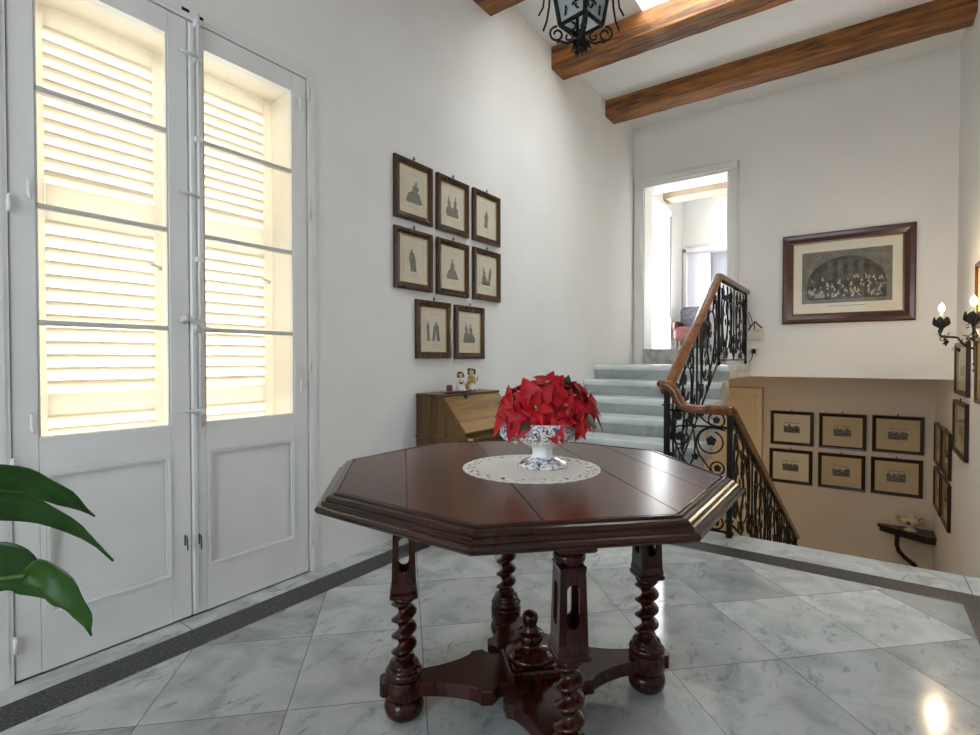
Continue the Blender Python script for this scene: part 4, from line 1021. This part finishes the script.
# ------------------------------------------------------------------ wall shelf with covered bowl
SH = thing('wall_shelf', 'dark wooden shelf with a curved bracket in the corner of the lower wall', 'shelf', (.45, YLW, -.96))
b = MB(); zsf = -.955
top = [(.17,YLW-.002),(XR-.002,YLW-.002),(XR-.002,YLW-.33),(.60,YLW-.36),(.36,YLW-.25),(.17,YLW-.05)]
top = [(.16,YLW-.002),(XR-.002,YLW-.002),(XR-.002,YLW-.36),(.62,YLW-.36),(.20,YLW-.10),(.16,YLW-.06)]
b.prism(top, zsf-.03, zsf); b.prism([(x*.95+.03, y+.02 if y < YLW-.01 else y) for x, y in top], zsf-.085, zsf-.03); build('shelf_top', b, FRAME_D, SH)
b = MB(); b.sweep([(.36,YLW-.14,zsf-.08),(.355,YLW-.15,zsf-.20),(.375,YLW-.13,zsf-.28),(.44,YLW-.07,zsf-.37),(.55,YLW-.02,zsf-.47)], [(-.022,-.022),(.022,-.022),(.022,.022),(-.022,.022)], up=(0,1,0)); build('bracket', b, FRAME_D, SH)
TP = thing('sugar_bowl', 'small cream lidded pot with gilt handles on the dark wall shelf', 'pot', (.465, YLW-.15, zsf))
POTM = simple('gilt_porcelain', (.66,.58,.42), .25, noise=.25, nscale=28)
PS_ = Matrix.Translation((.485,YLW-.15,zsf)) @ Matrix.Scale(1.28, 4) @ Matrix.Translation((-.465,-(YLW-.15),-zsf))
b = MB(); b.lathe([(.052,0),(.054,.006),(.026,.022),(.022,.032),(.045,.050),(.066,.078),(.070,.100),(.058,.122),(.048,.128),(.046,.132),(.001,.132)], (.465,YLW-.15,zsf), 24); b.xf(PS_); build('pot_body', b, POTM, TP)
b = MB(); b.lathe([(.048,.130),(.044,.142),(.024,.158),(.010,.166),(.014,.174),(.010,.184),(.001,.188)], (.465,YLW-.15,zsf), 20); b.xf(PS_); build('lid', b, POTM, TP)
for s in (-1, 1):
    b = MB(); b.tube([(.465+s*x, YLW-.15, zsf+z) for x, z in ((.060,.075),(.088,.085),(.104,.110),(.100,.134),(.086,.130),(.066,.112))], .007, 8); b.xf(PS_); build('handle', b, GOLD, TP)
b = MB(); b.ball((.45,YLW-.15-.062,zsf+.085), .022, .008, .020); b.xf(PS_); build('painted_medallion', b, simple('blue_glaze', (.08,.09,.14), .3), TP)

# ------------------------------------------------------------------ wall phone box, socket and cord by the end of the railing
WB = thing('wall_telephone', 'small white wall box with a dark handle beside the upper end of the railing', 'wall telephone', (-1.018, YB, 1.445))
b = MB(); b.box(-1.105,-.935,YB-.055,YB,1.385,1.495,.010); build('box', b, simple('beige_plastic', (.60,.56,.47), .4), WB)
b = MB(); b.tube([(-1.09,YB-.05,1.50),(-1.05,YB-.055,1.56),(-1.02,YB-.055,1.60),(-.97,YB-.055,1.545),(-.945,YB-.05,1.52)], .008, 6); b.tube([(-1.02,YB-.055,1.60),(-1.03,YB-.05,1.51)], .005, 5); build('receiver', b, IRON, WB)
b = MB(); b.tube([(-1.08,YB-.02,1.55),(-1.10,YB-.03,1.66),(-1.09,YB-.02,1.72),(-1.06,YB-.02,1.62),(-1.04,YB-.02,1.58)], .004, 5); build('cord', b, IRON, WB)
SK = thing('power_socket', 'square white wall socket with a black plug, under the wall box', 'socket', (-1.02, YB, 1.257))
b = MB(); b.box(-1.075,-.985,YB-.012,YB,1.212,1.302,.004); build('socket_plate', b, simple('white_plastic', (.70,.68,.62), .4), SK)
b = MB(); b.box(-1.058,-1.012,YB-.055,YB-.012,1.232,1.285,.010); b.tube([(-1.04,YB-.05,1.235),(-1.05,YB-.05,1.18),(-1.08,YB-.03,1.13)], .005, 5); build('plug', b, IRON, SK)

# ------------------------------------------------------------------ cream panelled door in the lower hall
Dr = bpy.data.objects.new('door_3', None); COL.objects.link(Dr); Dr['kind'] = 'structure'
b = MB(); x0, x1 = -2.08, -1.185; zt = .735
b.box(x0, x0+.09, YLW-.045, YLW, ZLO, zt, .006); b.box(x1-.09, x1, YLW-.045, YLW, ZLO, zt, .006); b.box(x0, x1, YLW-.05, YLW, zt-.09, zt, .006); b.box(x0-.015, x1+.015, YLW-.06, YLW, zt-.006, zt+.015, .004)
build('door_frame', b, CREAM, Dr)
b = MB(); b.box(x0+.09, x1-.09, YLW-.025, YLW, ZLO, zt-.09); 
for a, c in ((x0+.14, x0+.40), (x0+.46, x1-.14)):
    for z0_, z1_ in ((zt-.38, zt-.16), (zt-1.45, zt-.45), (ZLO+.15, zt-1.55)):
        for s in (0, 1):
            q = .012*s; b.box(a+q, c-q, YLW-.030-.005*(1-s), YLW-.024, z0_+q, z0_+q+.012); b.box(a+q, c-q, YLW-.030-.005*(1-s), YLW-.024, z1_-q-.012, z1_-q)
            b.box(a+q, a+q+.012, YLW-.030-.005*(1-s), YLW-.024, z0_+q, z1_-q); b.box(c-q-.012, c-q, YLW-.030-.005*(1-s), YLW-.024, z0_+q, z1_-q)
build('door_leaf', b, CREAM, Dr)

# ------------------------------------------------------------------ upper room contents
b = MB()
for x0_, x1_ in ((-2.40-.05,-2.40),(-1.72,-1.66)): b.box(x0_, x1_, 8.92, 8.965, 1.29, 2.98, .004)
b.box(-2.45,-1.66,8.92,8.965,2.93,3.0,.004); struct('trim_2', b, DOORW)
b = MB(); b.box(XL-.01, XL+.03, 8.20, 8.26, 1.29, 3.5, .004); b.box(XL-.01, XL+.03, 7.25, 7.31, 1.29, 3.5, .004); b.box(XL-.01, XL+.03, 7.25, 8.26, 3.45, 3.52, .004)
struct('trim_3', b, DOORW)
b = MB(); b.box(XL-.16, XL-.12, 7.31, 8.2, 1.30, 3.45); w3 = struct('window_3', MB().box(XL-.30, XL-.295, 7.31, 8.2, 1.30, 3.45), GLASS)
b = MB(); b.box(XL+.02, XL+.05, 8.10, 8.16, 1.80, 3.35, .004); o = build('folded_shutter', b, simple('dark_edge', (.20,.19,.17), .6)); tag(o, 'folded shutter edge beside the bright window in the upper room', 'shutter')
AC = thing('armchair', 'grey patterned armchair with red side, half hidden behind the railing in the upper room', 'armchair', (-2.15, 8.35, 1.29))
b = MB(); b.box(-2.36,-1.95,8.40,8.62,1.33,1.98,.05); build('backrest', b, simple('grey_weave', (.07,.07,.08), .9, noise=.8, nscale=45), AC)
b = MB(); b.box(-2.36,-1.95,8.05,8.42,1.45,1.66,.04); build('seat', b, simple('red_fabric', (.05,.010,.008), .9, noise=.4, nscale=25), AC)
for x in (-2.37,-1.98):
    b = MB(); b.box(x, x+.07, 8.05, 8.55, 1.60, 1.74, .03); build('armrest', b, bpy.data.materials['red_fabric'], AC)
for x in (-2.35,-2.0):
    for y in (8.06, 8.55):
        b = MB(); b.box(x, x+.05, y, y+.05, 1.29, 1.46, .004); build('leg', b, FRAME_D, AC)

# ------------------------------------------------------------------ potted plant at the left edge, on a stand outside the frame
def CW(px, py, d):
    lat = (px-490)/522*d; v = cr*lat+cf*d; return Vector((v.x, v.y, 1.17-(py-359)/522*d))
PSX, PSY = -1.42, -.10
PS = thing('plant_stand', 'round wooden stand carrying the leafy plant by the glazed doors', 'plant stand', (PSX, PSY, 0))
b = MB(); b.lathe([(.15,.50),(.16,.51),(.16,.53),(.15,.54)], (PSX,PSY,0), 28); build('stand_top', b, FRAME, PS)
b = MB(); b.lathe([(.05,.03),(.03,.08),(.022,.2),(.035,.3),(.02,.4),(.04,.5)], (PSX,PSY,0), 18); build('column', b, FRAME, PS)
for k in range(3):
    a = 2*PI*k/3+.5; b = MB(); b.tube([(PSX,PSY,.09),(PSX+.09*math.cos(a),PSY+.09*math.sin(a),.07),(PSX+.16*math.cos(a),PSY+.16*math.sin(a),.016)], .016, 8); build('leg', b, FRAME, PS)
PL_ = thing('potted_pothos', 'green long-leaved plant reaching into view at the left edge', 'potted plant', (PSX, PSY, .54))
b = MB(); b.lathe([(.085,.54),(.095,.545),(.125,.70),(.135,.71),(.135,.735),(.125,.735),(.118,.71),(.001,.70)], (PSX,PSY,0), 28); build('pot', b, simple('terracotta', (.45,.20,.11), .7), PL_)
b = MB(); b.lathe([(.115,.70),(.118,.712),(.001,.716)], (PSX,PSY,0), 20); build('soil', b, bpy.data.materials['soil'], PL_)
def leafmat():
    m, nt, b = newmat('glossy_leaf'); N = nt.nodes; L = nt.links
    tc = N.new('ShaderNodeTexCoord'); n = N.new('ShaderNodeTexNoise'); n.inputs['Scale'].default_value = 9; n.inputs['Detail'].default_value = 4; L.new(tc.outputs['Object'], n.inputs['Vector'])
    r = N.new('ShaderNodeValToRGB'); e = r.color_ramp.elements; e[0].position = .35; e[0].color = (.012,.050,.004,1); e[1].position = .72; e[1].color = (.030,.110,.008,1)
    L.new(n.outputs['Fac'], r.inputs[0]); L.new(r.outputs[0], b.inputs['Base Color']); b.inputs['Roughness'].default_value = .42
    b.inputs['Transmission Weight'].default_value = 0; b.inputs['Subsurface Weight'].default_value = 0
    t = N.new('ShaderNodeBsdfTranslucent'); t.inputs[0].default_value = (.07,.26,.01,1); mx = N.new('ShaderNodeMixShader'); mx.inputs[0].default_value = .3
    L.new(b.outputs[0], mx.inputs[1]); L.new(t.outputs[0], mx.inputs[2]); L.new(mx.outputs[0], N['Material Output'].inputs[0]); return m
LEAFM = leafmat()
def big_leaf(spine, widths, up, fold=.25, stem=None, heart=0):
    """spine: 3D points; widths: (left,right) half widths in m per point, up: side hint"""
    S = [Vector(p) for p in spine]; n = 18; pts = []; ws = []
    for i in range(n+1):
        t = i/n*(len(S)-1); k = min(int(t), len(S)-2); f = t-k
        p0, p1, p2, p3 = S[max(k-1,0)], S[k], S[k+1], S[min(k+2, len(S)-1)]
        pts.append(.5*((2*p1)+(p2-p0)*f+(2*p0-5*p1+4*p2-p3)*f*f+(3*p1-p0-3*p2+p3)*f**3))
        a, c = widths[k], widths[k+1]; g = f*f*(3-2*f); ws.append((a[0]+(c[0]-a[0])*g, a[1]+(c[1]-a[1])*g))
    b = MB(); vs = []; fs = []; m = 9
    for i, p in enumerate(pts):
        t = (pts[min(i+1, n)]-pts[max(i-1, 0)]).normalized(); sd = Vector(up); sd = (sd-t*sd.dot(t)).normalized(); nn = t.cross(sd)
        for j in range(m):
            s = (j-4)/4; w = ws[i][0] if s < 0 else ws[i][1]
            back = -t*heart*abs(s)*max(0, 1-i/4)*w
            vs.append(p+sd*w*s+nn*fold*w*(abs(s)**1.3)+back+nn*.0015*math.sin(i*1.1+j))
    for i in range(n):
        for j in range(m-1): a = i*m+j; fs.append((a, a+1, a+m+1, a+m))
    b.add(vs, fs, True)
    lf = build('leaf', b, LEAFM, PL_, fix=False)
    sm = lf.modifiers.new('thick', 'SOLIDIFY'); sm.thickness = .0008
    if stem:
        q = MB(); q.tube(stem, .0035, 6); build('petiole', q, simple('petiole_green', (.06,.16,.02), .4), lf)
soil = Vector((PSX, PSY, .71)); upv = Vector((0,0,1)); F_ = .86
px_m = F_/522
def cb(p0, p1): return [p0, p0+Vector((0,0,.12)), p0.lerp(p1, .5)+Vector((0,0,.10)), p1]
l1 = [CW(-70,505,.80), CW(-25,478,.83), CW(25,480,.86), CW(62,494,.88), CW(93,517,.90)]
big_leaf(l1, [(.010,.010),(.034,.026),(.034,.026),(.024,.017),(.0005,.0005)], upv*.8-cf*.35, .2, cb(soil, l1[0]))
l2 = [CW(-75,520,.76), CW(-25,500,.79), CW(25,503,.82), CW(72,524,.85), CW(111,562,.88)]
big_leaf(l2, [(.010,.010),(.036,.026),(.036,.024),(.025,.017),(.0005,.0005)], upv*.8-cf*.5, .25, cb(soil, l2[0]))
l3 = [CW(-22,562,.90), CW(4,566,.90), CW(30,580,.91), CW(50,604,.92)]
big_leaf(l3, [(.020,.020),(.050,.044),(.036,.030),(.0005,.0005)], upv*.8+cr*.3-cf*.05, .06, cb(soil, l3[0]))
l4 = [CW(22,577,.84), CW(45,574,.83), CW(66,590,.82), CW(80,612,.82), CW(88,638,.83)]
big_leaf(l4, [(.012,.008),(.034,.026),(.036,.028),(.019,.016),(.0005,.0005)], upv*.7+cr*.6-cf*.2, .25, [soil, soil+Vector((.1,.05,.12)), CW(-60,588,.85), CW(22,577,.84)], heart=.35)
for i in range(7):
    a = R(150+i*42); d = Vector((math.cos(a), math.sin(a), 0)); p = soil+d*.10+Vector((0,0,.16+.03*(i % 3)))
    if d.dot(cr) > .35: continue
    big_leaf([p, p+d*.07+Vector((0,0,.02)), p+d*.14-Vector((0,0,.01)), p+d*.2-Vector((0,0,.06))], [(.01,.01),(.035,.035),(.022,.022),(.0005,.0005)], Vector((-d.y, d.x, 0)), .2, [soil, soil+Vector((0,0,.08))+d*.03, p])

# ------------------------------------------------------------------ light
W_ = bpy.data.worlds.new('World'); SC.world = W_; W_.use_nodes = True
bg = W_.node_tree.nodes['Background']; bg.inputs[0].default_value = (.80,.90,1,1); bg.inputs[1].default_value = 3
sun = bpy.data.lights.new('sun', 'SUN'); sun.energy = 34; sun.angle = R(1.5); sun.color = (1,.95,.86)
so = bpy.data.objects.new('sun', sun); COL.objects.link(so); so.rotation_euler = Vector((-.80,.12,.60)).to_track_quat('Z', 'Y').to_euler()
def area(name, loc, d, sx, sy, e, col):
    l = bpy.data.lights.new(name, 'AREA'); l.shape = 'RECTANGLE'; l.size = sx; l.size_y = sy; l.energy = e; l.color = col
    o = bpy.data.objects.new(name, l); o.location = loc; o.rotation_euler = Vector(d).to_track_quat('-Z', 'Y').to_euler(); COL.objects.link(o); return o
area('skylight_daylight', ((sx0+sx1)/2, (sy0+sy1)/2, ZC+.95), (0,0,-1), sx1-sx0-.05, sy1-sy0-.05, 64, (.80,.91,1))
area('added_window_fill', ((wx0+wx1)/2, YR-.25, (wz0+wz1)/2), (0,1,0), wx1-wx0-.1, wz1-wz0-.1, 58, (.82,.91,1))  # fill light through the added rear window
area('upper_room_window_daylight', (XL-.28, 7.755, 2.4), (1,0,0), .85, 2.0, 95, (.90,.94,1))
area('upper_room_alcove_daylight', (-2.05, 10.9, 2.6), (0,-1,0), .6, 1.2, 30, (.80,.82,1))
def bulb(loc, e, r=.08, col=(1,.72,.42)):  # bare fill point, no lamp body built
    l = bpy.data.lights.new('warm_fill', 'POINT'); l.energy = e; l.color = col; l.shadow_soft_size = r
    o = bpy.data.objects.new('warm_fill', l); o.location = loc; COL.objects.link(o)
bulb((-1.9, 6.25, .25), 15, col=(1,.66,.36)); bulb((-.1, 4.3, -.75), 6, col=(1,.66,.36))  # added unseen warm fills under the landing and in the stairwell

# ------------------------------------------------------------------ camera
cam = bpy.data.cameras.new('camera'); cam.sensor_width = 36; cam.lens = 522/980*36; cam.clip_start = .02; cam.clip_end = 200
co = bpy.data.objects.new('camera', cam); COL.objects.link(co); co.location = (0,0,1.17); co.rotation_euler = (R(90-.93), 0, R(35.62)); SC.camera = co
vs_ = SC.view_settings; SC.display_settings.display_device = 'sRGB'; vs_.view_transform = 'Standard'; vs_.look = 'None'; vs_.exposure = .14; vs_.gamma = 1; vs_.use_curve_mapping = False
cy = SC.cycles; cy.max_bounces = 10; cy.diffuse_bounces = 5; cy.glossy_bounces = 4; cy.transparent_max_bounces = 16; cy.sample_clamp_indirect = 6; cy.caustics_reflective = False; cy.caustics_refractive = False
cy.use_denoising = True
